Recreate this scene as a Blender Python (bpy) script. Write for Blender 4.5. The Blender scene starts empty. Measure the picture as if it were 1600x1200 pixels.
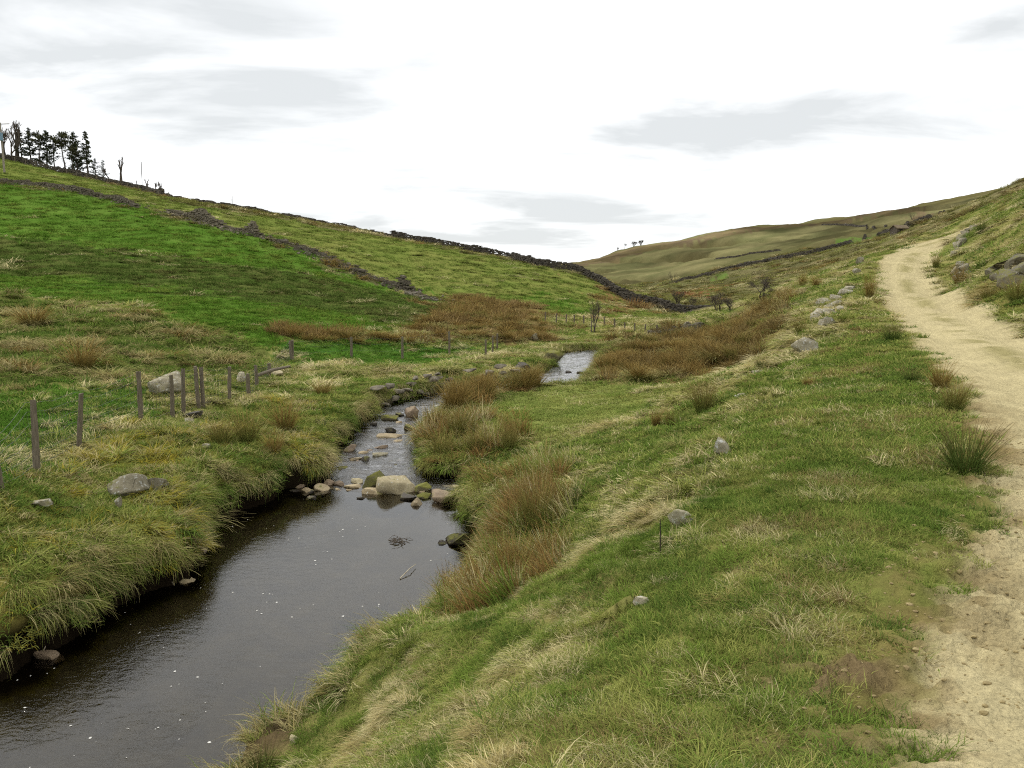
import bpy, math, random
import numpy as np
from mathutils import Vector, Matrix

# ------------------------------------------------------------------ camera / sky / sun / exposure
sc = bpy.context.scene
col = sc.collection
F = 1256.0                       # focal length in photo pixels (1600 wide)
ZC = 4.2                         # eye height above the pool
PITCH = math.atan(160.0 / F)     # looking a little down
cam = bpy.data.cameras.new('camera')
cam.sensor_width = 36.0
cam.lens = 36.0 * F / 1600.0
cam.clip_start = 0.05
cam.clip_end = 20000
camo = bpy.data.objects.new('camera', cam)
col.objects.link(camo)
camo.location = (0, 0, ZC)
camo.rotation_euler = (math.pi / 2 - PITCH, 0, 0)
sc.camera = camo

SUN_AZ = math.radians(-50)       # from +Y, negative = left of the view
SUN_EL = math.radians(52)
world = bpy.data.worlds.new('World')
sc.world = world
world.use_nodes = True
wn = world.node_tree
for n in list(wn.nodes):
    wn.nodes.remove(n)


def N(tree, kind, **kw):
    n = tree.nodes.new(kind)
    for k, v in kw.items():
        if k.startswith('_'):
            setattr(n, k[1:], v)
        else:
            n.inputs[k.replace('__', ' ')].default_value = v
    return n


def wmath(op, a, b=None, c=None, tree=None):
    t = tree or wn
    n = t.nodes.new('ShaderNodeMath')
    n.operation = op
    for i, v in enumerate((a, b, c)):
        if v is None:
            continue
        if isinstance(v, (int, float)):
            n.inputs[i].default_value = v
        else:
            t.links.new(v, n.inputs[i])
    return n.outputs[0]


tc = wn.nodes.new('ShaderNodeTexCoord')
sep = wn.nodes.new('ShaderNodeSeparateXYZ')
wn.links.new(tc.outputs['Generated'], sep.inputs[0])
dx, dy, dz = sep.outputs
hz = wmath('ADD', wmath('MAXIMUM', dz, 0.0), 0.16)
comb = wn.nodes.new('ShaderNodeCombineXYZ')
wn.links.new(wmath('MULTIPLY', wmath('DIVIDE', dx, hz), 0.6), comb.inputs[0])
wn.links.new(wmath('DIVIDE', dy, hz), comb.inputs[1])
cn = N(wn, 'ShaderNodeTexNoise', Scale=0.85, Detail=6.0, Roughness=0.52, Distortion=0.25)
wn.links.new(comb.outputs[0], cn.inputs['Vector'])
cn2 = N(wn, 'ShaderNodeTexNoise', Scale=2.0, Detail=6.0, Roughness=0.55, Distortion=0.35)
wn.links.new(comb.outputs[0], cn2.inputs['Vector'])
az_s = wmath('ADD', wmath('ARCTAN2', dx, dy), wmath('MULTIPLY', wmath('SUBTRACT', cn2.outputs['Fac'], 0.5), 0.20))
el_s = wmath('ADD', wmath('ARCSINE', dz), wmath('MULTIPLY', wmath('SUBTRACT', cn.outputs['Fac'], 0.5), 0.04))


def cloud(az0, el0, sa, se, tilt=0.0):
    a = wmath('SUBTRACT', az_s, az0)
    e = wmath('SUBTRACT', wmath('SUBTRACT', el_s, el0), wmath('MULTIPLY', a, tilt))
    q = wmath('ADD', wmath('POWER', wmath('DIVIDE', wmath('ABSOLUTE', a), sa), 2.0),
              wmath('POWER', wmath('DIVIDE', wmath('ABSOLUTE', e), se), 2.0))
    return wmath('POWER', 2.718, wmath('MULTIPLY', q, -1.0))


def sky_dir(px, py):
    cu, cv = (px - 800) / F, (600 - py) / F
    d = (cu, math.cos(PITCH) + cv * math.sin(PITCH), -math.sin(PITCH) + cv * math.cos(PITCH))
    L = math.sqrt(sum(q * q for q in d))
    return math.atan2(d[0], d[1]), math.asin(d[2] / L)


blobs = None
for (px, py, sa, se, amp, tilt) in ((80, 60, 0.60, 0.12, 1.05, -0.06), (360, 150, 0.22, 0.045, 0.75, -0.1),
                                    (1240, 195, 0.36, 0.065, 0.95, 0.0), (740, 185, 0.24, 0.038, 0.6, 0.0), (1000, 205, 0.2, 0.03, 0.5, 0.0),
                                    (1560, 40, 0.16, 0.05, 0.75, 0.0), (760, 350, 0.45, 0.06, 0.9, 0.0)):
    a0, e0 = sky_dir(px, py)
    b = wmath('MULTIPLY', cloud(a0, e0, sa, se, tilt), amp)
    blobs = b if blobs is None else wmath('MAXIMUM', blobs, b)
dark = wmath('ADD', wmath('MULTIPLY', wmath('MULTIPLY', blobs, wmath('MULTIPLY_ADD', cn2.outputs['Fac'], 1.2, 0.4)), 0.85),
             wmath('MULTIPLY', wmath('MAXIMUM', wmath('SUBTRACT', cn2.outputs['Fac'], 0.36), 0.0), 1.3))
cr = wn.nodes.new('ShaderNodeValToRGB')
cr.color_ramp.interpolation = 'LINEAR'
cr.color_ramp.elements[0].position = 0.0
cr.color_ramp.elements[0].color = (1.0, 1.0, 1.0, 1)
cr.color_ramp.elements[1].position = 1.0
cr.color_ramp.elements[1].color = (0.455, 0.47, 0.475, 1)
wn.links.new(dark, cr.inputs[0])
mul = wn.nodes.new('ShaderNodeVectorMath')
mul.operation = 'SCALE'
wn.links.new(cr.outputs[0], mul.inputs[0])
mul.inputs['Scale'].default_value = 10.3
sky = wn.nodes.new('ShaderNodeTexSky')
sky.sky_type = 'NISHITA'
sky.sun_disc = False
sky.sun_elevation = SUN_EL
sky.sun_rotation = SUN_AZ
mx = wn.nodes.new('ShaderNodeMix')
mx.data_type = 'RGBA'
mx.inputs['Factor'].default_value = 0.96
wn.links.new(sky.outputs[0], mx.inputs['A'])
wn.links.new(mul.outputs[0], mx.inputs['B'])
bg = wn.nodes.new('ShaderNodeBackground')
bg.inputs['Strength'].default_value = 0.125
wn.links.new(mx.outputs['Result'], bg.inputs['Color'])
wo = wn.nodes.new('ShaderNodeOutputWorld')
wn.links.new(bg.outputs[0], wo.inputs['Surface'])

sun = bpy.data.lights.new('sun', 'SUN')
sun.energy = 1.4
sun.angle = math.radians(12)
sun.color = (1.0, 0.95, 0.87)
suno = bpy.data.objects.new('sun', sun)
col.objects.link(suno)
sd = Vector((math.sin(SUN_AZ) * math.cos(SUN_EL), math.cos(SUN_AZ) * math.cos(SUN_EL), math.sin(SUN_EL)))
suno.rotation_euler = (-sd).to_track_quat('-Z', 'Y').to_euler()
suno.location = (-40, 30, 80)

sc.view_settings.view_transform = 'Standard'
sc.view_settings.look = 'None'
sc.view_settings.gamma = 1.0
sc.view_settings.exposure = 0.45
sc.view_settings.use_curve_mapping = False
sc.render.engine = 'CYCLES'
sc.cycles.debug_use_spatial_splits = True
sc.cycles.use_denoising = False
sc.cycles.use_adaptive_sampling = True
sc.cycles.adaptive_threshold = 0.025
sc.cycles.filter_width = 1.15
sc.cycles.max_bounces = 4
sc.cycles.diffuse_bounces = 2
sc.cycles.glossy_bounces = 2
sc.cycles.transparent_max_bounces = 8
sc.cycles.transmission_bounces = 4

# ------------------------------------------------------------------ small helpers


def lin(r, g, b):
    f = lambda c: ((c / 255 + 0.055) / 1.055) ** 2.4 if c > 10 else c / 255 / 12.92
    return np.array((f(r), f(g), f(b)))


ALB = 0.78                       # albedo of things relative to their colour as photographed under this bright sky


def tag(o, label=None, cat=None, group=None, kind=None):
    if label:
        o['label'] = label
    if cat:
        o['category'] = cat
    if group:
        o['group'] = group
    if kind:
        o['kind'] = kind
    return o


def empty(name, loc=(0, 0, 0)):
    o = bpy.data.objects.new(name, None)
    o.empty_display_size = 0.2
    col.objects.link(o)
    o.location = loc
    return o


def mesh_np(name, V, Fq, mat=None, smooth=True, attrs=None, tri=False):
    """V (n,3), Fq (m,3|4) or a list of such arrays"""
    me = bpy.data.meshes.new(name)
    V = np.asarray(V, dtype=np.float32)
    Fs = Fq if isinstance(Fq, (list, tuple)) and len(Fq) and isinstance(Fq[0], np.ndarray) and Fq[0].ndim == 2 else [np.asarray(Fq)]
    loops = np.concatenate([f.ravel() for f in Fs]).astype(np.int32)
    tot = np.concatenate([np.full(len(f), f.shape[1], dtype=np.int32) for f in Fs])
    start = np.concatenate(([0], np.cumsum(tot)[:-1])).astype(np.int32)
    me.vertices.add(len(V))
    me.vertices.foreach_set('co', V.ravel())
    me.loops.add(len(loops))
    me.loops.foreach_set('vertex_index', loops)
    me.polygons.add(len(tot))
    me.polygons.foreach_set('loop_start', start)
    me.polygons.foreach_set('loop_total', tot)
    me.polygons.foreach_set('use_smooth', np.full(len(tot), smooth, dtype=bool))
    me.update(calc_edges=True)
    if attrs:
        for k, a in attrs.items():
            a = np.asarray(a, dtype=np.float32)
            if a.ndim == 1:
                at = me.attributes.new(k, 'FLOAT', 'POINT')
                at.data.foreach_set('value', a)
            else:
                at = me.attributes.new(k, 'FLOAT_VECTOR', 'POINT')
                at.data.foreach_set('vector', a.ravel())
    if mat:
        me.materials.append(mat)
    return me


def obj(name, me, parent=None, loc=None):
    o = bpy.data.objects.new(name, me)
    col.objects.link(o)
    if parent is not None:
        o.parent = parent
    if loc is not None:
        o.location = loc
    return o


# numpy value noise
def _h(ix, iy, s):
    h = (ix.astype(np.int64) * 374761393 + iy.astype(np.int64) * 668265263 + s * 1442695041) & 0xFFFFFFFF
    h = ((h ^ (h >> 13)) * 1274126177) & 0xFFFFFFFF
    h = h ^ (h >> 16)
    return (h & 0xFFFFFF) / float(0xFFFFFF)


def vn(x, y, s=0):
    ix, iy = np.floor(x), np.floor(y)
    fx, fy = x - ix, y - iy
    fx = fx * fx * fx * (fx * (fx * 6 - 15) + 10)
    fy = fy * fy * fy * (fy * (fy * 6 - 15) + 10)
    a, b = _h(ix, iy, s), _h(ix + 1, iy, s)
    c, d = _h(ix, iy + 1, s), _h(ix + 1, iy + 1, s)
    return (a + (b - a) * fx) * (1 - fy) + (c + (d - c) * fx) * fy


def fbm(x, y, s=0, o=4, g=0.5):
    t, a, n = 0.0, 1.0, 0.0
    for i in range(o):
        t = t + a * vn(x + 17.3 * i, y - 9.1 * i, s + i)
        n += a
        a *= g
        x, y = x * 2.03, y * 2.03
    return t / n            # 0..1


def sstep(a, b, x):
    t = np.clip((x - a) / (b - a), 0, 1)
    return t * t * (3 - 2 * t)


CT, ST = math.cos(PITCH), math.sin(PITCH)


def ray(px, py):
    cu, cv = (px - 800.0) / F, (600.0 - py) / F
    return cu, CT + cv * ST, -ST + cv * CT


def at_depth(px, py, Y):
    x, y, z = ray(px, py)
    return np.array((x * Y / y, Y, ZC + z * Y / y))


def zw(Y):
    return np.interp(Y, [0, 15.9, 17.3, 23, 30, 43, 60], [0, 0, .13, .38, .50, .62, .75])


def on_water(px, py, up=0.0):
    x, y, z = ray(px, py)
    Y = 10.0
    for _ in range(40):
        Y = 0.5 * Y + 0.5 * (zw(Y) + up - ZC) * y / z
    return (x * Y / y, Y)


# ------------------------------------------------------------------ terrain: control points (pixel row / column, forward distance)
CP = [
    # under and near the camera, shelf
    (900, 1200, 2.64), (1200, 1200, 2.52), (1400, 1200, 2.5), (1600, 1200, 2.45), (780, 1200, 3.1), (700, 1200, 3.6), (560, 1200, 5.0), (480, 1200, 5.95),
    (1600, 1000, 3.45), (1480, 1000, 3.5), (1200, 1000, 3.72), (1050, 1000, 4.0), (900, 1000, 4.8), (800, 1000, 5.6), (700, 1000, 6.7), (600, 1010, 7.3),
    (540, 1000, 7.7), (1540, 800, 5.5), (1300, 800, 5.65), (1150, 800, 6.0), (1080, 805, 6.5), (980, 800, 8.2), (900, 830, 9.2), (850, 900, 8.6), (780, 930, 8.6),
    (700, 960, 8.2), (1600, 690, 7.75), (1545, 690, 7.8), (1350, 690, 8.0), (1230, 690, 8.5), (1125, 695, 9.4), (1040, 690, 12.0), (960, 690, 15.0),
    (860, 720, 14.6), (800, 690, 18.0), (830, 780, 11.9), (760, 760, 14.6), (740, 700, 17.9), (690, 660, 21.2),
    (800, 640, 22.0), (900, 650, 20.8), (950, 620, 24.5), (800, 612, 26.6), (860, 608, 27.4), (700, 640, 23.0),
    (1050, 640, 19.0), (1100, 620, 19.4), (1180, 590, 18.5), (1180, 640, 13.5), (1300, 640, 10.8), (1450, 640, 10.0), (1512, 600, 11.6),
    (1260, 550, 21.5), (1350, 560, 17.0), (1455, 560, 15.6), (1420, 525, 19.5), (1600, 525, 19.3), (1600, 600, 11.8),
    (1400, 500, 24.5), (1380, 470, 32.0), (1478, 460, 33.5), (1512, 480, 27.5), (1550, 500, 23.0), (1368, 440, 37.5), (1367, 430, 39.5), (1373, 410, 43), (1390, 397, 46.0),
    (1450, 430, 39.5), (1447, 410, 43.5), (1455, 390, 47.5), (1415, 385, 50), (1440, 380, 53), (1482, 372, 57),
    (1270, 505, 27.0), (1330, 450, 36.0), (1340, 415, 44), (1300, 480, 31),
    # slope to the rush bed and spur
    (1230, 500, 30), (1170, 560, 28), (1120, 590, 24), (1250, 460, 40), (1290, 435, 46),
    (960, 598, 28.2), (1000, 580, 31.5), (1060, 570, 31), (1000, 545, 39), (1080, 540, 38), (1000, 525, 45), (1100, 520, 43), (1160, 510, 40),
    (1140, 497, 46), (1200, 462, 52), (1260, 436, 58), (1330, 412, 62), (1400, 388, 66),
    # right bank above the track
    (1600, 500, 20.5), (1600, 450, 24.5), (1570, 430, 28), (1520, 435, 33), (1490, 440, 36), (1560, 400, 33), (1600, 400, 29), (1480, 400, 44), (1500, 385, 44),
    (1525, 360, 46), (1560, 340, 48), (1600, 300, 55), (1600, 340, 42), (1540, 325, 62), (1480, 348, 72),
    # behind the spur and the far valley
    (1185, 470, 96), (1130, 487, 90), (1250, 447, 110), (1330, 420, 118), (1400, 393, 130), (1450, 372, 140), (1060, 480, 125), (1100, 465, 150), (1180, 440, 170),
    (1250, 425, 175), (1060, 441, 235), (1130, 425, 235), (1200, 409, 235), (1300, 387, 240), (1390, 364, 245), (1460, 345, 235), (1520, 318, 220), (1570, 298, 200),
    (1000, 460, 190), (1030, 450, 230), (960, 446, 300), (1000, 440, 300), (1100, 415, 330), (1200, 395, 340), (1300, 372, 350), (1400, 350, 360), (930, 430, 420),
    (905, 416, 700), (950, 402, 660), (1000, 388, 620), (1100, 370, 600), (1200, 355, 600), (1300, 343, 590), (1400, 328, 570), (1500, 310, 540), (1580, 294, 500),
    (1000, 415, 480), (1100, 393, 470), (1200, 378, 465), (1300, 360, 460), (1400, 340, 455),
    # left hill, along its skyline wall
    (1115, 494, 78), (1050, 484, 84), (990, 472, 88), (950, 450, 94), (900, 427, 104), (850, 418, 112), (800, 409, 120), (700, 389, 130), (600, 369, 140), (500, 351, 150),
    (400, 334, 156), (300, 319, 160), (250, 306, 162), (150, 282, 165), (0, 247, 166), (-300, 190, 164), (-600, 130, 160),
    # ruined wall across the hill
    (0, 286, 112), (80, 294, 110), (180, 314, 104), (300, 343, 97), (390, 364, 92), (480, 392, 86), (560, 427, 79), (610, 445, 76), (680, 470, 68), (-300, 230, 118),
    (-600, 180, 120),
    # lower hill
    (0, 400, 62), (200, 400, 66), (400, 420, 66), (0, 450, 45), (200, 460, 46), (400, 470, 48), (600, 500, 48), (750, 500, 51), (850, 500, 57), (900, 482, 74),
    (980, 500, 68), (1050, 498, 72), (900, 505, 58), (960, 520, 50), (0, 510, 32), (200, 520, 32), (400, 530, 35), (550, 530, 38), (700, 528, 42), (800, 530, 44),
    (-300, 400, 60), (-300, 500, 30), (-300, 620, 18),
    (0, 560, 24), (150, 580, 23), (300, 570, 27), (460, 570, 31), (560, 562, 34), (640, 560, 36), (780, 547, 41), (840, 540, 44),
    (0, 640, 17.0), (100, 625, 18.5), (230, 615, 21), (400, 590, 26), (520, 585, 28.5), (600, 580, 29.5), (700, 570, 32), (800, 562, 35),
    # left bank top
    (0, 760, 11.2), (50, 738, 12.4), (115, 702, 14.8), (218, 662, 17.4), (290, 655, 18.6), (360, 635, 20.8), (190, 765, 12.8), (300, 720, 14.5), (430, 650, 20),
    (430, 720, 15.4), (500, 660, 19.8), (560, 625, 23), (380, 770, 13.0), (300, 800, 12.0), (200, 850, 10.4), (100, 870, 9.7), (0, 900, 8.9), (-300, 900, 8.2), (0, 830, 9.9),
    (880, 540, 44), (930, 537, 46),
]
# the ground falls back behind the left skyline
CP += [(px, py + dp, Y * k) for px, py, Y in CP if (px, Y) in ((800, 120), (700, 130), (600, 140), (500, 150), (400, 156), (300, 160), (250, 162), (150, 165), (0, 166), (-300, 164), (-600, 160))
       for dp, k in ((4, 1.12), (12, 1.4))]
CP += [(200, 295, 163.5), (75, 265, 165.5), (350, 327, 158), (450, 343, 153)]
cp = []
for px, py, Y in CP:
    p = at_depth(px, py, Y)
    cp.append((math.atan2(p[0], p[1]), math.log(math.hypot(p[0], p[1])), p[2] - ZC, math.hypot(p[0], p[1])))
# off the picture and behind the skyline (degrees, distance, height relative to the eye)
for az, r, z in [(0, .5, -1.6), (90, .5, -1.6), (-90, .5, -1.65), (180, .5, -1.6), (-20, 1.5, -1.68), (20, 1.5, -1.6), (60, 3, -1.6), (60, 10, -1.3), (60, 25, 2.5), (60, 80, 12),
                 (60, 300, 45), (90, 3, -1.6), (90, 10, 0), (90, 40, 6), (90, 200, 30), (130, 3, -1.6), (130, 15, -.5), (130, 100, 10), (180, 4, -1.7), (180, 20, -1.8), (180, 120, 0),
                 (-90, 2, -2.3), (-90, 5, -3.6), (-90, 12, -3.6), (-90, 30, -2), (-90, 100, 10), (-60, 3, -2.9), (-60, 5, -3.7), (-60, 10, -3.6), (-60, 40, 0), (-60, 150, 22), (-130, 3, -2.2), (-130, 7, -3.7),
                 (-130, 30, -3), (-130, 150, 8), (-35, 4, -3.1), (-25, 300, 25), (-15, 300, 15), (-5, 260, 5), (2, 240, 1.0), (-35, 300, 40), (-60, 400, 45), (-90, 500, 45), (180, 600, 20), (-20, 900, 60),
                 (0, 1000, 12), (10, 1100, 30), (20, 1000, 55), (30, 900, 70), (45, 700, 75), (-40, 1200, 80), (0, 4000, 20), (25, 4000, 90), (-25, 4000, 90), (90, 3000, 120), (-90, 3000, 120), (180, 3000, 60),
                 (35, 200, 25), (40, 60, 9)]:
    a = math.radians(az)
    cp.append((a, math.log(r), z, r))
cp = np.array(cp)
CA, CL = cp[:, 0], cp[:, 1]
CG = cp[:, 2] / (cp[:, 3] + 4.0)


def _k(d2):
    return 0.5 * d2 * np.log(d2 + 1e-12)


n = len(cp)
D2 = (CA[:, None] - CA[None]) ** 2 + ((CL[:, None] - CL[None]) * 0.8) ** 2
A = np.zeros((n + 3, n + 3))
A[:n, :n] = _k(D2) + np.eye(n) * 2e-4
A[:n, n] = 1
A[:n, n + 1] = CA
A[:n, n + 2] = CL
A[n:, :n] = A[:n, n:].T
W = np.linalg.solve(A, np.concatenate([CG, np.zeros(3)]))


def base(X, Y):
    X, Y = np.asarray(X, float), np.asarray(Y, float)
    shp = X.shape
    X, Y = X.ravel(), Y.ravel()
    r = np.hypot(X, Y) + 1e-6
    a, l = np.arctan2(X, Y), np.log(r)
    l = np.maximum(l, math.log(0.4))
    out = np.empty(len(X))
    for i in range(0, len(X), 40000):
        s = slice(i, i + 40000)
        d2 = (a[s, None] - CA[None]) ** 2 + ((l[s, None] - CL[None]) * 0.8) ** 2
        out[s] = _k(d2) @ W[:n] + W[n] + W[n + 1] * a[s] + W[n + 2] * l[s]
    return (ZC + out * (r + 4.0)).reshape(shp)


# ------------------------------------------------------------------ stream outline
LB = [(-420, 1060), (-200, 1075), (0, 1062), (60, 1030), (140, 968), (215, 930), (285, 908), (298, 880), (300, 850), (330, 818), (385, 798), (430, 782), (440, 766), (484, 756),
      (506, 746), (508, 720), (526, 695), (552, 670), (576, 650), (586, 632), (634, 622), (700, 607), (770, 600), (830, 588), (858, 572), (868, 556), (880, 547), (935, 545.5)]
RB = [(-420, 1500), (-100, 1420), (200, 1400), (320, 1300), (352, 1215), (362, 1172), (420, 1142), (516, 1126), (544, 1106), (563, 1075), (566, 1020), (583, 985), (628, 965), (678, 950), (698, 925), (743, 905), (776, 868),
      (766, 848), (742, 838), (738, 812), (728, 794), (710, 775), (742, 752), (720, 738), (672, 738), (656, 725), (656, 700), (654, 682), (664, 660), (690, 640), (740, 622), (800, 606), (835, 601),
      (880, 599), (912, 597), (922, 580), (935, 560), (940, 550)]
lb = [on_water(*p) for p in LB]
# the near bank hides the water's edge: those columns show its grassy top, about half a metre up
rb = [on_water(px, py, float(np.interp(py, [600, 742, 743, 860, 900, 950, 1020, 1075, 1110, 1200], [.15, .05, .05, .1, .35, .45, .4, .2, .1, .1])) if py < 1250 else 0.0) for px, py in RB]
# the beck bends away to the right behind the rushes
lb += [(7.5, 45.5), (12.0, 48.5), (17.0, 53.0)]
rb += [(7.2, 43.4), (12.5, 46.0), (18.5, 51.0)]
SP = np.array(lb + rb[::-1])
LBW, RBW = np.array(lb), np.array(rb)


def seg_dist(X, Y, P, closed=True):
    P = np.asarray(P)
    Q = np.roll(P, -1, axis=0) if closed else P[1:]
    P0 = P if closed else P[:-1]
    best = np.full(X.shape, 1e18)
    for a, b in zip(P0, Q):
        d = b - a
        L = d @ d + 1e-12
        t = np.clip(((X - a[0]) * d[0] + (Y - a[1]) * d[1]) / L, 0, 1)
        best = np.minimum(best, (X - a[0] - t * d[0]) ** 2 + (Y - a[1] - t * d[1]) ** 2)
    return np.sqrt(best)


def inside(X, Y, P):
    P = np.asarray(P)
    Q = np.roll(P, -1, axis=0)
    c = np.zeros(X.shape, bool)
    for a, b in zip(P, Q):
        m = (a[1] > Y) != (b[1] > Y)
        if a[1] == b[1]:
            continue
        c ^= m & (X < (b[0] - a[0]) * (Y - a[1]) / (b[1] - a[1]) + a[0])
    return c


def stream_sd(X, Y):
    """signed distance to the water's edge, negative in the water; far points get 99"""
    out = np.full(X.shape, 99.0)
    m = (np.hypot(X, Y) < 60) & (X < 22)
    x, y = X[m], Y[m]
    wx = (fbm(x * 2.2, y * 2.2, 5, 3) - .5) * .35
    wy = (fbm(x * 2.2, y * 2.2, 9, 3) - .5) * .35
    d = seg_dist(x + wx, y + wy, SP)
    s = inside(x + wx, y + wy, SP)
    out[m] = np.where(s, -d, d)
    return out


def march(px, py, hf, r0=1.3, r1=1500.0):
    x, y, z = ray(px, py)
    Ys = r0 * np.power(r1 / r0, np.linspace(0, 1, 900))
    X, Z = x / y * Ys, ZC + z / y * Ys
    H = hf(X, Ys)
    hit = np.nonzero(Z < H)[0]
    if len(hit) == 0:
        i = int(np.argmin((Z - H) / Ys))
        return np.array((X[i], Ys[i], H[i]))
    i = hit[0]
    if i == 0:
        return np.array((X[0], Ys[0], H[0]))
    t0, t1 = Z[i - 1] - H[i - 1], Z[i] - H[i]
    k = t0 / (t0 - t1)
    Yh = Ys[i - 1] + k * (Ys[i] - Ys[i - 1])
    return np.array((x / y * Yh, Yh, ZC + z / y * Yh))


# ------------------------------------------------------------------ track
TL = [(1420, 1200), (1405, 1100), (1465, 1000), (1512, 900), (1540, 800), (1548, 740), (1546, 700), (1530, 650), (1510, 600), (1455, 560), (1420, 525), (1400, 500), (1380, 470),
      (1369, 445), (1367, 430), (1373, 410), (1388, 397), (1415, 385), (1440, 380.5)]
tl = [march(px, py, base)[:2] for px, py in TL]
tl = [np.array((1.0, 1.2)), np.array((0.8, -1.5)), np.array((0.4, -6.0)), np.array((0, -20.0))][::-1] + tl
tl += [tl[-1] + np.array((2.2, 1.2)), tl[-1] + np.array((5.0, 1.8))]
TLW = np.array(tl)


def smooth_line(P, step=0.35):
    P = np.asarray(P, float)
    for _ in range(3):
        Q = [P[0]]
        for a, b in zip(P[:-1], P[1:]):
            Q += [a * .75 + b * .25, a * .25 + b * .75]
        Q.append(P[-1])
        P = np.array(Q)
    return P


TLS = smooth_line(TLW)
tan = np.gradient(TLS, axis=0)
tan /= np.linalg.norm(tan, axis=1)[:, None]
nor = np.stack([tan[:, 1], -tan[:, 0]], 1)
TW = 2.65
TCS = TLS + nor * TW / 2
TCU = np.concatenate([[0], np.cumsum(np.linalg.norm(np.diff(TCS, axis=0), axis=1))])


def track_uv(X, Y):
    """(along, across: -1..1 in the track) ; across from the centre line"""
    U = np.zeros(X.shape)
    Vv = np.full(X.shape, 99.0)
    m = (np.hypot(X, Y) < 110) & (X > -3)
    x, y = X[m], Y[m]
    best = np.full(x.shape, 1e18)
    u, v = np.zeros(x.shape), np.full(x.shape, 99.0)
    for i in range(len(TCS) - 1):
        a, b = TCS[i], TCS[i + 1]
        d = b - a
        L = d @ d
        if L < 1e-9:
            continue
        t = np.clip(((x - a[0]) * d[0] + (y - a[1]) * d[1]) / L, 0, 1)
        ex, ey = x - a[0] - t * d[0], y - a[1] - t * d[1]
        q = ex * ex + ey * ey
        k = q < best
        best = np.where(k, q, best)
        u = np.where(k, TCU[i] + t * math.sqrt(L), u)
        sg = np.sign(ex * d[1] - ey * d[0])
        v = np.where(k, sg * np.sqrt(q), v)
    U[m], Vv[m] = u, v
    return U, Vv


# ------------------------------------------------------------------ vegetation zones (plan polygons found from the photograph)
ZN = ['slope', 'moor', 'upper', 'lush', 'heath', 'drytuss', 'strip', 'rushhill', 'meadow', 'rushbed', 'shelf', 'bracken', 'farpasture', 'heather', 'bankleft', 'verge', 'redbank', 'straw', 'rushbelt']
ZI = {k: i for i, k in enumerate(ZN)}
ZP = [
    ('upper', [(-500, 160), (0, 247), (150, 283), (300, 321), (500, 353), (700, 391), (900, 429), (990, 474), (1110, 496), (1000, 520), (900, 508), (850, 500), (700, 472), (600, 437), (480, 388), (300, 338), (0, 285), (-500, 190)]),
    ('lush', [(-500, 190), (0, 287), (300, 343), (480, 393), (680, 470), (660, 512), (460, 522), (430, 560), (300, 505), (200, 475), (0, 460), (-500, 450)]),
    ('heath', [(-400, 365), (0, 372), (150, 385), (300, 412), (450, 422), (600, 455), (690, 480), (640, 512), (500, 485), (350, 470), (150, 440), (0, 425), (-400, 410)]),
    ('drytuss', [(-500, 450), (0, 462), (150, 480), (280, 508), (440, 555), (445, 585), (300, 600), (0, 612), (-500, 640)]),
    ('strip', [(455, 536), (800, 541), (770, 558), (640, 573), (520, 573), (455, 571)]),
    ('strip', [(-300, 640), (0, 615), (225, 612), (215, 655), (110, 695), (45, 735), (0, 755), (-300, 850)]),
    ('rushhill', [(690, 462), (760, 463), (850, 490), (872, 522), (830, 537), (690, 532), (640, 516)]),
    ('rushhill', [(455, 515), (600, 520), (660, 530), (640, 540), (455, 534)]),
    ('lush', [(820, 455), (870, 470), (930, 495), (880, 488), (835, 478)]),
    ('bracken', [(915, 432), (955, 452), (1000, 488), (960, 492), (935, 470)]),
    ('bracken', [(690, 618), (760, 590), (838, 588), (836, 602), (760, 612), (700, 632)]),
    ('rushbelt', [(668, 650), (700, 630), (740, 618), (752, 650), (790, 700), (850, 730), (885, 800), (880, 880), (800, 945), (705, 950), (730, 912), (760, 870), (740, 840), (735, 800), (765, 770), (745, 745), (680, 735)]),
    ('straw', [(850, 490), (960, 495), (1110, 500), (1000, 519), (900, 508)]),
    ('meadow', [(750, 622), (830, 603), (930, 601), (1000, 602), (1080, 612), (1010, 645), (920, 680), (840, 700), (770, 668)]),
    ('rushbed', [(915, 598), (940, 552), (985, 522), (1100, 506), (1180, 498), (1175, 560), (1080, 592), (1000, 600)]),
    ('shelf', [(760, 1260), (930, 1010), (1035, 860), (1130, 740), (1210, 610), (1290, 545), (1350, 480), (1369, 440), (1400, 500), (1455, 560), (1510, 600), (1550, 720), (1515, 900), (1400, 1100), (1420, 1260)]),
    ('bankleft', [(-400, 860), (0, 765), (110, 710), (220, 668), (360, 640), (560, 605), (600, 632), (590, 652), (520, 725), (500, 758), (440, 782), (330, 818), (290, 905), (0, 1062), (-400, 1062)]),
    ('heather', [(900, 408), (1000, 380), (1200, 347), (1400, 320), (1600, 285), (1600, 294), (1400, 333), (1200, 360), (1000, 394), (905, 420)]),
    ('farpasture', [(1062, 437), (1150, 421), (1180, 413), (1120, 431), (1068, 442)]),
    ('farpasture', [(1330, 368), (1395, 354), (1392, 364), (1340, 377)]),
    ('redbank', [(1072, 456), (1108, 448), (1112, 462), (1085, 474)]),
    ('verge', [(1512, 482), (1560, 505), (1600, 528), (1700, 560), (1700, 440), (1600, 455), (1520, 440), (1480, 440), (1452, 410), (1456, 440), (1480, 461)]),
]
ZW = []
for nm, pl in ZP:
    w = [march(px, py, base) for px, py in pl]
    ZW.append((ZI[nm], np.array([(math.atan2(p[0], p[1]), math.log(math.hypot(p[0], p[1]))) for p in w])))


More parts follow.
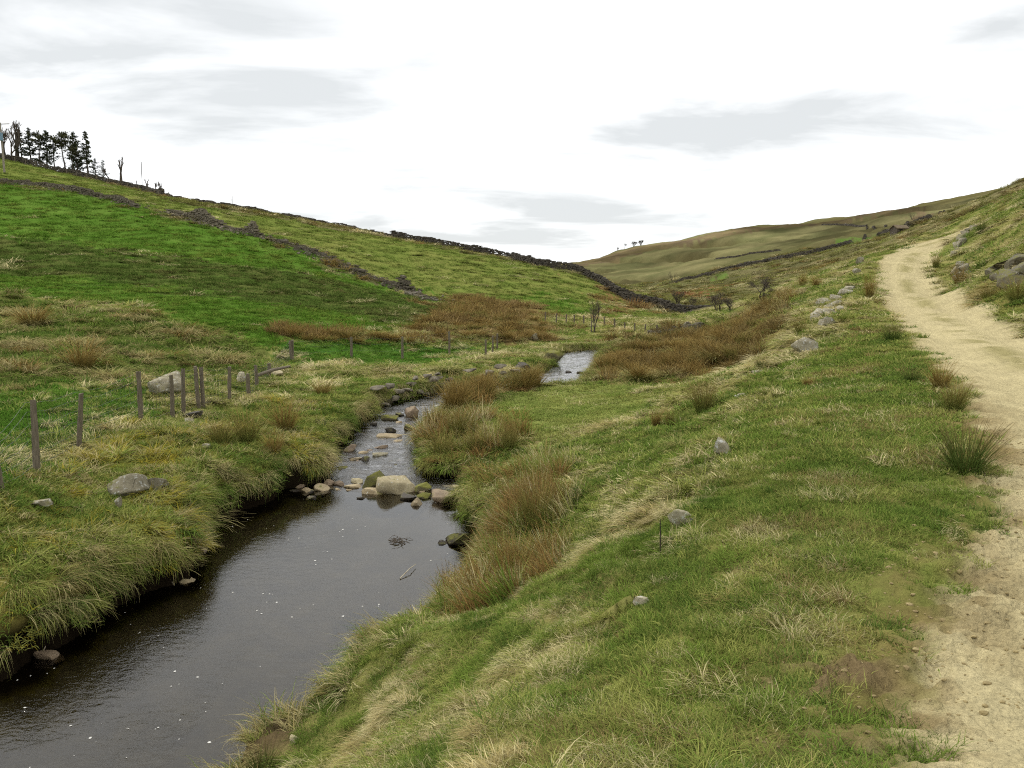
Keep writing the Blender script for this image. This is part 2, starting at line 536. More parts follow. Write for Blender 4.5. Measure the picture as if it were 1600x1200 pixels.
def zones(X, Y):
    r = np.hypot(X, Y) + 1e-6
    a, l = np.arctan2(X, Y), np.log(r)
    z = np.where(r > 75, ZI['moor'], ZI['slope'])
    k = 9.0
    jx = (fbm(a * k * 2, l * k * 2, 31, 4, .65) - .5) * .15
    jy = (fbm(a * k * 2, l * k * 2, 47, 4, .65) - .5) * .15
    jx = jx + (vn(a * 240, l * 240, 51) - .5) * .045
    jy = jy + (vn(a * 240, l * 240, 52) - .5) * .045
    for i, P in ZW:
        lo, hi = P.min(0) - .08, P.max(0) + .08
        m = (a > lo[0]) & (a < hi[0]) & (l > lo[1]) & (l < hi[1])
        if not m.any():
            continue
        s = 0.5 if ZN[i] in ('heather', 'shelf', 'verge', 'bankleft', 'upper') else 1.0
        ins = inside(a[m] + jx[m] * s, l[m] + jy[m] * s, P)
        zz = z[m]
        zz[ins] = i
        z[m] = zz
    return z


ROUGH = np.array([1.0, .8, .35, .35, .55, 1.4, .25, 1.0, .12, 1.0, .22, .8, .3, .6, .75, .9, .6, .7, 1.1])


def height(X, Y, parts=False):
    X, Y = np.atleast_1d(np.asarray(X, float)), np.atleast_1d(np.asarray(Y, float))
    b = base(X, Y)
    r = np.hypot(X, Y)
    z = zones(X, Y)
    sdist = stream_sd(X, Y)
    tu, tv = track_uv(X, Y)
    intrack = 1 - sstep(TW / 2 - .1, TW / 2 + .7, np.abs(tv))
    rg = ROUGH[z] * (1 - intrack)
    near = 1 - sstep(25, 70, r)
    # tussocks, hummocks, sheep terraces
    h = (fbm(X * 1.9, Y * 1.9, 3, 3) - .48) * .17 * rg * near
    h = h + (fbm(X * .42, Y * .42, 13, 3) - .5) * .42 * rg * sstep(4, 14, r)
    h = h + (fbm(X * .11, Y * .11, 23, 3) - .5) * .9 * sstep(30, 110, r) * (0.5 + rg * .5)
    h = h + (fbm(X * .022, Y * .014, 27, 4) - .5) * 9.0 * sstep(150, 380, r)
    gul = np.abs(fbm((X + Y * .5) * .016, Y * .006, 29, 4, .55) - .5) * 2
    h = h - (1 - sstep(0, .22, gul)) * 9.0 * sstep(180, 300, r) * (1 - sstep(520, 620, r))
    # undercut right-hand bank of terracettes
    ter = np.sin((b * 2.6 + fbm(X * .5, Y * .5, 71, 3) * 4.0) * 2 * np.pi) * .035
    h = h + ter * (1 - intrack) * (z == ZI['slope']) * (X > -1) * near
    # worn track: two ruts, crown, churned left edge
    if True:
        rut = -np.exp(-((np.abs(tv) - .68) / .26) ** 2) * .05 + np.exp(-(tv / .3) ** 2) * .02
        rut = rut + (fbm(X * 2.5, Y * 2.5, 81, 4, .6) - .5) * .05
        edge = np.exp(-((tv + TW / 2 + .05) / .34) ** 2) * (1 - sstep(9, 16, r))
        tread = np.sin(2 * np.pi * (tu / .105 + fbm(X * 3, Y * 3, 83, 2) * 1.2)) * .024 * np.exp(-((tv + TW / 2 - .15) / .24) ** 2) * (1 - sstep(7.5, 11, r)) * sstep(3.2, 4.5, r)
        churn = (fbm(X * 7, Y * 7, 85, 3, .6) - .5) * .17 * edge
        h = h + rut * intrack + churn + tread
    zt = b + h
    # carve the beck
    w = zw(Y)
    lip = .75
    k = np.clip(sdist / lip, 0, 1)
    k = np.power(k * (2 - k), .55)
    bk = np.maximum(zt, w + .14 + .10 * fbm(X * 1.3, Y * 1.3, 61, 3))
    out = w + .02 + (bk - w - .02) * k
    riff = sstep(15.5, 17, Y)
    bed = w - np.minimum(.05 + .30 * (-sdist), .42 - .27 * riff) + (fbm(X * 3, Y * 3, 63, 3) - .5) * .10
    res = np.where(sdist < 0, np.minimum(bed, w - .02), np.where(sdist < lip, out, np.where(sdist < 3, bk, zt)))
    if parts:
        return res, z, sdist, tu, tv
    return res


def hf(X, Y):
    return height(X, Y)


def place(px, py):
    return march(px, py, hf)


def ground(x, y):
    return float(height(np.array([x]), np.array([y]))[0])


# ------------------------------------------------------------------ terrain mesh
az = np.concatenate([np.radians(np.arange(-180, -46, 4.0)), np.radians(np.arange(-46, 46.01, 0.155)), np.radians(np.arange(50, 180, 4.0))])
rr = [0.05, .3, .6, .9]
r = 1.2
while r < 6000:
    rr.append(r)
    r *= 1.0075 if r < 60 else (1.016 if r < 800 else 1.06)
rr = np.array(rr)
AZ, RR = np.meshgrid(az, rr)
TX, TY = (RR * np.sin(AZ)).ravel(), (RR * np.cos(AZ)).ravel()
TZ, tz, tsd, ttu, ttv = height(TX, TY, True)
na, nr = len(az), len(rr)
ii, jj = np.meshgrid(np.arange(nr - 1), np.arange(na), indexing='ij')
j2 = (jj + 1) % na
Q = np.stack([ii * na + jj, ii * na + j2, (ii + 1) * na + j2, (ii + 1) * na + jj], -1).reshape(-1, 4)
TR = RR.ravel()

# ground colours under the plants, by what grows there
def c(r, g, b):
    return lin(r, g, b) * ALB


GC = {
    'slope': (c(116, 122, 62), c(146, 138, 86)), 'moor': (c(110, 105, 72), c(92, 92, 60)), 'upper': (c(110, 122, 58), c(122, 126, 66)),
    'lush': (c(80, 112, 40), c(92, 118, 48)), 'heath': (c(80, 96, 44), c(92, 98, 52)), 'drytuss': (c(104, 108, 58), c(84, 98, 44)), 'strip': (c(66, 102, 38), c(92, 112, 52)),
    'rushhill': (c(112, 96, 60), c(126, 112, 70)), 'meadow': (c(128, 140, 74), c(138, 144, 80)), 'rushbed': (c(112, 92, 54), c(128, 110, 66)), 'shelf': (c(104, 118, 54), c(128, 126, 70)),
    'bracken': (c(130, 104, 66), c(138, 118, 76)), 'farpasture': (c(84, 112, 48), c(98, 116, 58)), 'heather': (c(94, 82, 64), c(110, 98, 70)), 'bankleft': (c(106, 112, 54), c(126, 118, 60)),
    'verge': (c(112, 116, 58), c(140, 130, 76)), 'redbank': (c(134, 86, 62), c(120, 90, 60)), 'straw': (c(150, 138, 88), c(118, 122, 64)), 'rushbelt': (c(104, 104, 56), c(120, 106, 62)),
}
GA = np.array([GC[k][0] for k in ZN])
GB = np.array([GC[k][1] for k in ZN])
la = np.log(TR + .5)
mixn = fbm(AZ.ravel() * 28, la * 28, 91, 5, .6)
mixn = np.clip((mixn - .34) / .32, 0, 1)
wmix = np.clip((fbm(TX * .8, TY * .8, 93, 4, .6) - .3) / .4, 0, 1)
mm = np.where(TR < 50, wmix, mixn)[:, None]
gcol = GA[tz] * (1 - mm) + GB[tz] * mm
# far moor: pale grass, darker rush streaks
far = sstep(110, 200, TR) * ((tz == ZI['moor']) | (tz == ZI['heather']))
st = fbm(TX * .02 + TY * .004, TY * .035, 95, 5, .6)
st2 = fbm(TX * .006, TY * .009, 99, 3, .5)
gcol = gcol * (1 - far[:, None]) + far[:, None] * (gcol * np.clip(1.0 + 2.6 * (st[:, None] - .5), .5, 1.5))
dk = (np.clip((st2 - .5) / .12, 0, 1) * far * .6)[:, None]
gcol = gcol * (1 - dk) + dk * c(84, 84, 50)
gl2 = np.abs(fbm((TX + TY * .5) * .016, TY * .006, 29, 4, .55) - .5) * 2
gk = ((1 - sstep(.05, .28, gl2)) * far * .6)[:, None]
gcol = gcol * (1 - gk) + gk * c(94, 86, 54)
# soil where the ground is steep beside the beck, undercut shade painted into its colour; mud and sand on the track
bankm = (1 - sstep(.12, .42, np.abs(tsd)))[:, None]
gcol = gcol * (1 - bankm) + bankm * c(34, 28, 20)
mudn = fbm(TX * 2.2, TY * 2.2, 97, 4, .6)
tv_j = ttv + (fbm(TX * 3.2, TY * 3.2, 101, 4, .6) - .5) * .42 * (1 - .5 * sstep(12, 25, TR)) + (fbm(TX * .9, TY * .9, 103, 2) - .5) * .25
intr = 1 - sstep(TW / 2 - .12, TW / 2 + .14, np.abs(tv_j))
sand = c(197, 184, 141)[None] * (.80 + .22 * fbm(TX * 1.6, TY * 1.6, 105, 4, .6))[:, None]
crown = (np.exp(-(ttv / .32) ** 2) * sstep(.42, .60, fbm(TX * 1.1, TY * 1.1, 107, 4, .65)) * .62)[:, None]
sand = sand * (1 - crown) + crown * c(128, 122, 72)
brown = (np.exp(-((tv_j + TW / 2 - .0) / .36) ** 2) * sstep(.30, .62, mudn) * .75 * (1 - .6 * sstep(9, 18, TR)))[:, None]
mudc = c(124, 106, 70)
gcol = gcol * (1 - intr[:, None]) + sand * intr[:, None]
gcol = gcol * (1 - brown) + mudc * brown
# poached mud on the grass by the track edge
pm = march(1340, 1050, base)
pm2 = march(1300, 1160, base)
poach = .8 * np.exp(-(((TX - pm[0]) / .26) ** 2 + ((TY - pm[1]) / .12) ** 2)) + .5 * np.exp(-(((TX - pm2[0]) / .4) ** 2 + ((TY - pm2[1]) / .16) ** 2))
for (px, py, s) in ((1235, 720, .16), (1365, 720, .12), (1300, 640, .10), (1170, 890, .14), (1250, 1070, .14), (1310, 1075, .2), (1205, 1060, .1), (845, 688, .3), (880, 640, .2), (905, 628, .18), (400, 1160, .34), (440, 1150, .24)):
    q = march(px, py, base)
    poach = poach + np.exp(-(((TX - q[0]) / s) ** 2 + ((TY - q[1]) / (s * .8)) ** 2)) * .9
poach = np.clip(poach, 0, 1) * sstep(.36, .56, fbm(TX * 5, TY * 5, 109, 3, .6))
wetm = (np.exp(-np.maximum(tsd, 0) / .5) * (tsd < 3))[:, None]
gcol = gcol * (1 - poach[:, None]) + (c(122, 106, 76) * (1 - wetm) + c(44, 38, 28) * wetm) * poach[:, None]
TZ = TZ + poach * (fbm(TX * 11, TY * 11, 111, 4, .7) - .35) * .16 * (TR < 12)
# peat-brown bed
bedm = (tsd < -.30)[:, None]
bcol = c(98, 92, 70)[None] * (.6 + .8 * fbm(TX * 4, TY * 4, 113, 4, .6))[:, None]
gcol = np.where(bedm, bcol, gcol)

barem = np.clip(intr + brown[:, 0] * 1.3 + poach * 1.3, 0, 1)


def bare_at(X, Y):
    tu, tv = track_uv(X, Y)
    r = np.hypot(X, Y)
    mud = fbm(X * 2.2, Y * 2.2, 97, 4, .6)
    tj = tv + (fbm(X * 3.2, Y * 3.2, 101, 4, .6) - .5) * .42 * (1 - .5 * sstep(12, 25, r)) + (fbm(X * .9, Y * .9, 103, 2) - .5) * .25
    a = 1 - sstep(TW / 2 - .12, TW / 2 + .14, np.abs(tj))
    b = np.exp(-((tj + TW / 2) / .36) ** 2) * sstep(.30, .62, mud) * (1 - .6 * sstep(9, 18, r)) * 1.3
    p = np.exp(-(((X - pm[0]) / .30) ** 2 + ((Y - pm[1]) / .16) ** 2)) + .6 * np.exp(-(((X - pm2[0]) / .4) ** 2 + ((Y - pm2[1]) / .16) ** 2))
    p = np.clip(p, 0, 1) * sstep(.36, .56, fbm(X * 5, Y * 5, 109, 3, .6)) * 1.3
    return np.clip(a + b + p, 0, 1), a


# ------------------------------------------------------------------ materials
def new_mat(name):
    m = bpy.data.materials.new(name)
    m.use_nodes = True
    t = m.node_tree
    for nd in list(t.nodes):
        t.nodes.remove(nd)
    out = t.nodes.new('ShaderNodeOutputMaterial')
    return m, t, out


def ground_mat():
    m, t, out = new_mat('ground_cover')
    at = N(t, 'ShaderNodeAttribute', _attribute_name='gcol')
    geo = t.nodes.new('ShaderNodeNewGeometry')
    fine = N(t, 'ShaderNodeTexNoise', Scale=38.0, Detail=5.0, Roughness=.7)
    t.links.new(geo.outputs['Position'], fine.inputs['Vector'])
    mid = N(t, 'ShaderNodeTexNoise', Scale=2.6, Detail=6.0, Roughness=.7)
    t.links.new(geo.outputs['Position'], mid.inputs['Vector'])
    big = N(t, 'ShaderNodeTexNoise', Scale=.35, Detail=6.0, Roughness=.72)
    t.links.new(geo.outputs['Position'], big.inputs['Vector'])
    f1 = wmath('MULTIPLY_ADD', fine.outputs['Fac'], .9, .55, t)
    f2 = wmath('MULTIPLY_ADD', mid.outputs['Fac'], 1.0, .5, t)
    f3 = wmath('MULTIPLY_ADD', big.outputs['Fac'], .7, .65, t)
    f = wmath('MULTIPLY', wmath('MULTIPLY', f1, f2, None, t), f3, None, t)
    sc_ = t.nodes.new('ShaderNodeVectorMath')
    sc_.operation = 'SCALE'
    t.links.new(at.outputs['Vector'], sc_.inputs[0])
    t.links.new(f, sc_.inputs['Scale'])
    bs = t.nodes.new('ShaderNodeBsdfDiffuse')
    t.links.new(sc_.outputs[0], bs.inputs['Color'])
    bu = N(t, 'ShaderNodeBump', Strength=.9, Distance=.04)
    t.links.new(wmath('ADD', wmath('MULTIPLY', mid.outputs['Fac'], 1.6, None, t), wmath('MULTIPLY', fine.outputs['Fac'], .6, None, t), None, t), bu.inputs['Height'])
    t.links.new(bu.outputs[0], bs.inputs['Normal'])
    t.links.new(bs.outputs[0], out.inputs[0])
    return m


def track_mat():
    m, t, out = new_mat('sandy_track')
    at = N(t, 'ShaderNodeAttribute', _attribute_name='gcol')
    geo = t.nodes.new('ShaderNodeNewGeometry')
    fine = N(t, 'ShaderNodeTexNoise', Scale=55.0, Detail=4.0, Roughness=.7)
    mid = N(t, 'ShaderNodeTexNoise', Scale=5.0, Detail=7.0, Roughness=.72)
    vo = N(t, 'ShaderNodeTexVoronoi', Scale=32.0)
    for nd in (fine, mid, vo):
        t.links.new(geo.outputs['Position'], nd.inputs['Vector'])
    f = wmath('MULTIPLY', wmath('MULTIPLY_ADD', fine.outputs['Fac'], 1.1, .46, t), wmath('MULTIPLY_ADD', mid.outputs['Fac'], .7, .65, t), None, t)
    f = wmath('MULTIPLY', f, wmath('MULTIPLY_ADD', _streak(t), .8, .6, t), None, t)
    sc_ = t.nodes.new('ShaderNodeVectorMath')
    sc_.operation = 'SCALE'
    t.links.new(at.outputs['Vector'], sc_.inputs[0])
    t.links.new(f, sc_.inputs['Scale'])
    bs = t.nodes.new('ShaderNodeBsdfDiffuse')
    t.links.new(sc_.outputs[0], bs.inputs['Color'])
    bu = N(t, 'ShaderNodeBump', Strength=1.0, Distance=.035)
    hgt = wmath('ADD', wmath('MULTIPLY', mid.outputs['Fac'], 1.8, None, t), wmath('MULTIPLY', wmath('SUBTRACT', .5, vo.outputs['Distance'], None, t), .5, None, t), None, t)
    t.links.new(hgt, bu.inputs['Height'])
    t.links.new(bu.outputs[0], bs.inputs['Normal'])
    t.links.new(bs.outputs[0], out.inputs[0])
    return m


def _streak(t):
    at = N(t, 'ShaderNodeAttribute', _attribute_name='tuv')
    mp = N(t, 'ShaderNodeMapping')
    mp.inputs['Scale'].default_value = (.5, 4.5, 1)
    t.links.new(at.outputs['Vector'], mp.inputs['Vector'])
    n_ = N(t, 'ShaderNodeTexNoise', Scale=2.0, Detail=7.0, Roughness=.75)
    t.links.new(mp.outputs[0], n_.inputs['Vector'])
    return n_.outputs['Fac']


M_GROUND = ground_mat()
M_TRACK = track_mat()



def over_amt(X, Y, sd_):
    return (.14 + .34 * fbm(X * .8, Y * .8, 301, 3)) * (1 - .55 * sstep(13, 16, Y)) * np.where((seg_dist(X, Y, RBW, False) < 1.2) & (Y > 2), .45, 1.0) * sstep(.03, .24, sd_) * (1 - sstep(.34, 1.05, sd_))


# turf overhangs the undercut banks of the beck
OX, OY = np.zeros(len(TX)), np.zeros(len(TX))
om = (tsd > .02) & (tsd < 1.1)
ox, oy = TX[om], TY[om]
e_ = .1
gx0, gy0 = stream_sd(ox + e_, oy) - stream_sd(ox - e_, oy), stream_sd(ox, oy + e_) - stream_sd(ox, oy - e_)
gl_ = np.hypot(gx0, gy0) + 1e-6
oa = over_amt(ox, oy, tsd[om])
OX[om], OY[om] = -gx0 / gl_ * oa, -gy0 / gl_ * oa
V = np.stack([TX + OX, TY + OY, TZ], 1)
fq_bed = (tsd[Q] < 0.0).all(1)
fq_trk = (intr[Q].mean(1) > .5) & ~fq_bed
fq_far = (TR[Q].min(1) > 170) & ~fq_trk & ~fq_bed
fq_gr = ~(fq_bed | fq_trk | fq_far)


def sub_mesh(name, mask, mat, kind='structure'):
    f = Q[mask]
    u, inv = np.unique(f, return_inverse=True)
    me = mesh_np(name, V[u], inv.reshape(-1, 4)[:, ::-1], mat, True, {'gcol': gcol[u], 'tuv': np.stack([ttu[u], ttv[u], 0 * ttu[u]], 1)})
    o = obj(name, me)
    tag(o, kind=kind)
    return o


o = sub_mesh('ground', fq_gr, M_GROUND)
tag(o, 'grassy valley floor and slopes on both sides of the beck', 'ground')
o = sub_mesh('hills', fq_far, M_GROUND)
tag(o, 'far olive brown moorland hillside rising at the right', 'hill')
o = sub_mesh('track', fq_trk, M_TRACK)
tag(o, 'pale sandy farm track curving up the right side', 'track')
o = sub_mesh('stream_bed', fq_bed, M_GROUND)
tag(o, 'brown peaty bed of the beck under the water', 'stream bed')


# fast look-ups on the finished terrain
G2 = lambda a: a.reshape(nr, na)
gTZ, gSD, gTV, gBARE, gZ, gOX, gOY = G2(TZ), G2(tsd), G2(ttv), G2(barem), G2(tz), G2(OX), G2(OY)
lrr = np.log(rr)


def g_idx(X, Y):
    a, l = np.arctan2(X, Y), np.log(np.hypot(X, Y) + 1e-9)
    fj = np.interp(a, az, np.arange(na))
    fi = np.interp(l, lrr, np.arange(nr))
    i, j = np.clip(fi.astype(int), 0, nr - 2), np.clip(fj.astype(int), 0, na - 2)
    return i, j, fi - i, fj - j


def g_lin(arr, ix):
    i, j, u, v = ix
    return (arr[i, j] * (1 - v) + arr[i, j + 1] * v) * (1 - u) + (arr[i + 1, j] * (1 - v) + arr[i + 1, j + 1] * v) * u


def gheight(X, Y):
    X, Y = np.atleast_1d(np.asarray(X, float)), np.atleast_1d(np.asarray(Y, float))
    return g_lin(gTZ, g_idx(X, Y))


def place(px, py):
    return march(px, py, gheight)


def ground(x, y):
    return float(gheight(x, y)[0])


# ------------------------------------------------------------------ water
def water_mat():
    m, t, out = new_mat('peaty_water')
    at = N(t, 'ShaderNodeAttribute', _attribute_name='rip')
    geo = t.nodes.new('ShaderNodeNewGeometry')
    mp = N(t, 'ShaderNodeMapping')
    mp.inputs['Scale'].default_value = (1.0, 1.6, 1.0)
    t.links.new(geo.outputs['Position'], mp.inputs['Vector'])
    n1 = N(t, 'ShaderNodeTexNoise', Scale=5.5, Detail=4.0, Roughness=.55, Distortion=.6)
    n2 = N(t, 'ShaderNodeTexNoise', Scale=22.0, Detail=3.0, Roughness=.6, Distortion=.3)
    t.links.new(mp.outputs[0], n1.inputs['Vector'])
    t.links.new(mp.outputs[0], n2.inputs['Vector'])
    h = wmath('ADD', n1.outputs['Fac'], wmath('MULTIPLY', n2.outputs['Fac'], .3, None, t), None, t)
    bu = N(t, 'ShaderNodeBump', Distance=.05)
    t.links.new(at.outputs['Fac'], bu.inputs['Strength'])
    t.links.new(h, bu.inputs['Height'])
    fr = N(t, 'ShaderNodeFresnel', IOR=1.4)
    t.links.new(bu.outputs[0], fr.inputs['Normal'])
    gl = N(t, 'ShaderNodeBsdfGlossy', Roughness=.02, Color=(1, 1, 1, 1))
    t.links.new(bu.outputs[0], gl.inputs['Normal'])
    tr = N(t, 'ShaderNodeBsdfTransparent', Color=(.59, .56, .48, 1))
    mx = t.nodes.new('ShaderNodeMixShader')
    t.links.new(fr.outputs[0], mx.inputs[0])
    t.links.new(tr.outputs[0], mx.inputs[1])
    t.links.new(gl.outputs[0], mx.inputs[2])
    t.links.new(mx.outputs[0], out.inputs[0])
    return m


gx = np.arange(-14, 20, .08)
gy = np.arange(-4, 54, .08)
GX, GY = np.meshgrid(gx, gy)
sdw = stream_sd(GX.ravel(), GY.ravel()).reshape(GX.shape)
okv = sdw < .22
fi, fj = np.nonzero(okv[:-1, :-1] & okv[1:, :-1] & okv[:-1, 1:] & okv[1:, 1:])
nx = len(gx)
WQ = np.stack([fi * nx + fj, fi * nx + fj + 1, (fi + 1) * nx + fj + 1, (fi + 1) * nx + fj], 1)
u, inv = np.unique(WQ, return_inverse=True)
wx_, wy_ = GX.ravel()[u], GY.ravel()[u]
riff = sstep(15.6, 16.6, wy_)
up = sstep(26, 30, wy_)
wz_ = zw(wy_) + (fbm(wx_ * 3.0, wy_ * 4.5, 121, 3) - .5) * .05 * riff
rip = .03 + .05 * sstep(.45, .7, fbm(wx_ * .5, wy_ * .5, 123, 3)) * (1 - riff) + .38 * riff * (1 - .3 * up)
# a faster tongue of current along the undercut left bank
cur = np.exp(-((np.abs(sdw.ravel()[u]) - .8) / .7) ** 2) * (1 - sstep(8.5, 10.5, wy_)) * (wx_ < -3)
rip = rip + .22 * cur
me = mesh_np('stream_water', np.stack([wx_, wy_, wz_], 1), inv.reshape(-1, 4), water_mat(), True, {'rip': rip})
o = obj('stream_water', me)
tag(o, 'dark peaty water of the beck, calm pool below a stony riffle', 'stream', kind='structure')

# ------------------------------------------------------------------ grass
def blade_mat(name, trans=.25):
    m, t, out = new_mat(name)
    ca = N(t, 'ShaderNodeAttribute', _attribute_name='cola', _attribute_type='INSTANCER')
    cb = N(t, 'ShaderNodeAttribute', _attribute_name='colb', _attribute_type='INSTANCER')
    bv = N(t, 'ShaderNodeAttribute', _attribute_name='bv')
    bt = N(t, 'ShaderNodeAttribute', _attribute_name='bt')
    mxc = t.nodes.new('ShaderNodeMix')
    mxc.data_type = 'RGBA'
    t.links.new(bt.outputs['Fac'], mxc.inputs['Factor'])
    t.links.new(ca.outputs['Color'], mxc.inputs['A'])
    t.links.new(cb.outputs['Color'], mxc.inputs['B'])
    sc_ = t.nodes.new('ShaderNodeVectorMath')
    sc_.operation = 'SCALE'
    t.links.new(mxc.outputs['Result'], sc_.inputs[0])
    t.links.new(bv.outputs['Fac'], sc_.inputs['Scale'])
    d = t.nodes.new('ShaderNodeBsdfDiffuse')
    tr = t.nodes.new('ShaderNodeBsdfTranslucent')
    t.links.new(sc_.outputs[0], d.inputs['Color'])
    t.links.new(sc_.outputs[0], tr.inputs['Color'])
    mx = t.nodes.new('ShaderNodeMixShader')
    mx.inputs[0].default_value = trans
    t.links.new(d.outputs[0], mx.inputs[1])
    t.links.new(tr.outputs[0], mx.inputs[2])
    t.links.new(mx.outputs[0], out.inputs[0])
    return m


M_BLADE = blade_mat('grass_blades')


def tuft_mesh(name, n, h0, h1, spread, lean0, lean1, bend, width, seed, comb=0.0, segs=3, mat=None, out_lean=.0, taper=.08, clump=0):
    """n bent blades; comb > 0 turns them towards +X; clump > 0 gathers them in that many bunches"""
    rg = np.random.default_rng(seed)
    rad = spread * np.sqrt(rg.random(n))
    th = rg.random(n) * 2 * np.pi
    bx, by = rad * np.cos(th), rad * np.sin(th)
    hm = np.ones(n)
    if clump:
        ca = rg.random(clump) * 2 * np.pi
        cr_ = spread * np.sqrt(rg.random(clump))
        k = rg.integers(0, clump, n)
        q = rg.random(n) < .7
        off = spread * .16
        ex, ey = rg.normal(0, off, n), rg.normal(0, off, n)
        bx = np.where(q, cr_[k] * np.cos(ca[k]) + ex, bx)
        by = np.where(q, cr_[k] * np.sin(ca[k]) + ey, by)
        th = np.where(q, np.arctan2(ey, ex), th)
        hm = np.where(q, (.7 + .7 * rg.random(clump))[k], .8)
        out_lean = max(out_lean, .45)
    d = rg.random(n) * 2 * np.pi
    vx = np.cos(d) * (1 - out_lean) + np.cos(th) * out_lean + comb
    vy = np.sin(d) * (1 - out_lean) + np.sin(th) * out_lean
    L = np.hypot(vx, vy) + 1e-6
    vx, vy = vx / L, vy / L
    ln = (h0 + (h1 - h0) * rg.random(n)) * hm
    lean = lean0 + (lean1 - lean0) * rg.random(n)
    bd = bend * (.5 + rg.random(n))
    tw = rg.normal(0, .6, n)
    sx, sy = -vy * np.cos(tw) - vx * np.sin(tw) * .7, vx * np.cos(tw) - vy * np.sin(tw) * .7
    w = width * (.6 + .8 * rg.random(n))
    P = []
    x, y, z = bx.copy(), by.copy(), np.full(n, -.008)
    ang = lean.copy()
    for s in range(segs + 1):
        f = s / segs
        ww = w * (1 - (1 - taper) * f ** 1.4) * .5
        P.append(np.stack([x - sx * ww, y - sy * ww, z], 1))
        P.append(np.stack([x + sx * ww, y + sy * ww, z], 1))
        step = ln / segs
        x = x + vx * np.sin(ang) * step
        y = y + vy * np.sin(ang) * step
        z = z + np.cos(ang) * step
        ang = ang + bd / segs
    k = 2 * (segs + 1)
    Vv = np.stack(P, 1).reshape(-1, 3)
    b0 = np.arange(n)[:, None] * k
    Fs = [np.concatenate([b0 + 2 * s, b0 + 2 * s + 1, b0 + 2 * s + 3, b0 + 2 * s + 2], 1) for s in range(segs)]
    bv = np.repeat(.66 + .68 * rg.random(n), k)
    bt = np.repeat((rg.random(n) < .38) * .85 + rg.random(n) * .15, k)
    return mesh_np(name, Vv, np.concatenate(Fs), mat or M_BLADE, True, {'bv': bv, 'bt': bt})


lib = bpy.data.collections.new('tuft_library')      # never linked: only instanced
PROTO = {}


def proto(kind, me):
    ob = bpy.data.objects.new('blade_%02d' % len(lib.objects), me)
    lib.objects.link(ob)
    PROTO.setdefault(kind, []).append(len(lib.objects) - 1)


for i in range(4):
    proto('turf', tuft_mesh('turf', 600, .032, .075, .20, .1, 1.05, .8, .0040, 10 + i, clump=14))
for i in range(4):
    proto('grass', tuft_mesh('grass', 420, .045, .12, .19, .2, 1.15, 1.2, .0038, 20 + i, comb=.35, clump=9))
for i in range(4):
    proto('straw', tuft_mesh('straw', 340, .06, .16, .18, .6, 1.3, .9, .0034, 30 + i, comb=1.0, clump=6))
for i in range(3):
    proto('long', tuft_mesh('long', 200, .10, .26, .10, .3, 1.0, 1.9, .0042, 40 + i, comb=.5, out_lean=.6))
# for farther ground: fewer, broader blades
for i in range(3):
    proto('turf_f', tuft_mesh('turf_f', 200, .040, .085, .21, .2, 1.1, .7, .009, 50 + i, segs=2, clump=12))
for i in range(3):
    proto('grass_f', tuft_mesh('grass_f', 150, .05, .13, .20, .2, 1.15, 1.0, .010, 60 + i, comb=.35, segs=2, clump=8))
for i in range(4):
    proto('straw_f', tuft_mesh('straw_f', 120, .08, .24, .18, .6, 1.3, .8, .011, 70 + i, comb=1.0, segs=2, clump=5))
for i in range(3):
    proto('long_f', tuft_mesh('long_f', 90, .14, .34, .10, .15, .9, 1.7, .010, 80 + i, comb=.5, segs=3, out_lean=.6))
for i in range(4):
    proto('hang', tuft_mesh('hang', 120, .16, .42, .11, .5, 1.5, 1.7, .0065, 100 + i, segs=4, comb=1.5))
for i in range(4):
    proto('rush_f', tuft_mesh('rush_f', 90, .20, .56, .14, .0, .5, .5, .011, 90 + i, segs=2, out_lean=.6, clump=3))


def gn_scatter():
    ng = bpy.data.node_groups.new('scatter_tufts', 'GeometryNodeTree')
    ng.interface.new_socket('Geometry', in_out='INPUT', socket_type='NodeSocketGeometry')
    ng.interface.new_socket('Geometry', in_out='OUTPUT', socket_type='NodeSocketGeometry')
    gi, go = ng.nodes.new('NodeGroupInput'), ng.nodes.new('NodeGroupOutput')
    ci = ng.nodes.new('GeometryNodeCollectionInfo')
    ci.inputs['Collection'].default_value = lib
    ci.inputs['Separate Children'].default_value = True
    ci.inputs['Reset Children'].default_value = True
    iop = ng.nodes.new('GeometryNodeInstanceOnPoints')
    iop.inputs['Pick Instance'].default_value = True

    def na_(nm, dt):
        k = ng.nodes.new('GeometryNodeInputNamedAttribute')
        k.data_type = dt
        k.inputs['Name'].default_value = nm
        return [s for s in k.outputs if s.enabled and s.name == 'Attribute'][0]
    ng.links.new(gi.outputs[0], iop.inputs['Points'])
    ng.links.new(ci.outputs[0], iop.inputs['Instance'])
    ng.links.new(na_('idx', 'INT'), iop.inputs['Instance Index'])
    ng.links.new(na_('rot', 'FLOAT_VECTOR'), iop.inputs['Rotation'])
    ng.links.new(na_('scl', 'FLOAT_VECTOR'), iop.inputs['Scale'])
    ng.links.new(iop.outputs[0], go.inputs[0])
    return ng


NG = gn_scatter()


def scatter_obj(name, P, rot, scl, idx, ca, cb, label, cat):
    me = bpy.data.meshes.new(name)
    me.vertices.add(len(P))
    me.vertices.foreach_set('co', P.astype(np.float32).ravel())
    for k, a in (('rot', rot), ('scl', scl), ('cola', ca), ('colb', cb)):
        at = me.attributes.new(k, 'FLOAT_VECTOR', 'POINT')
        at.data.foreach_set('vector', a.astype(np.float32).ravel())
    at = me.attributes.new('idx', 'INT', 'POINT')
    at.data.foreach_set('value', idx.astype(np.int32))
    me.update()
    ob = obj(name, me)
    md = ob.modifiers.new('scatter', 'NODES')
    md.node_group = NG
    tag(ob, label, cat, kind='stuff')
    return ob


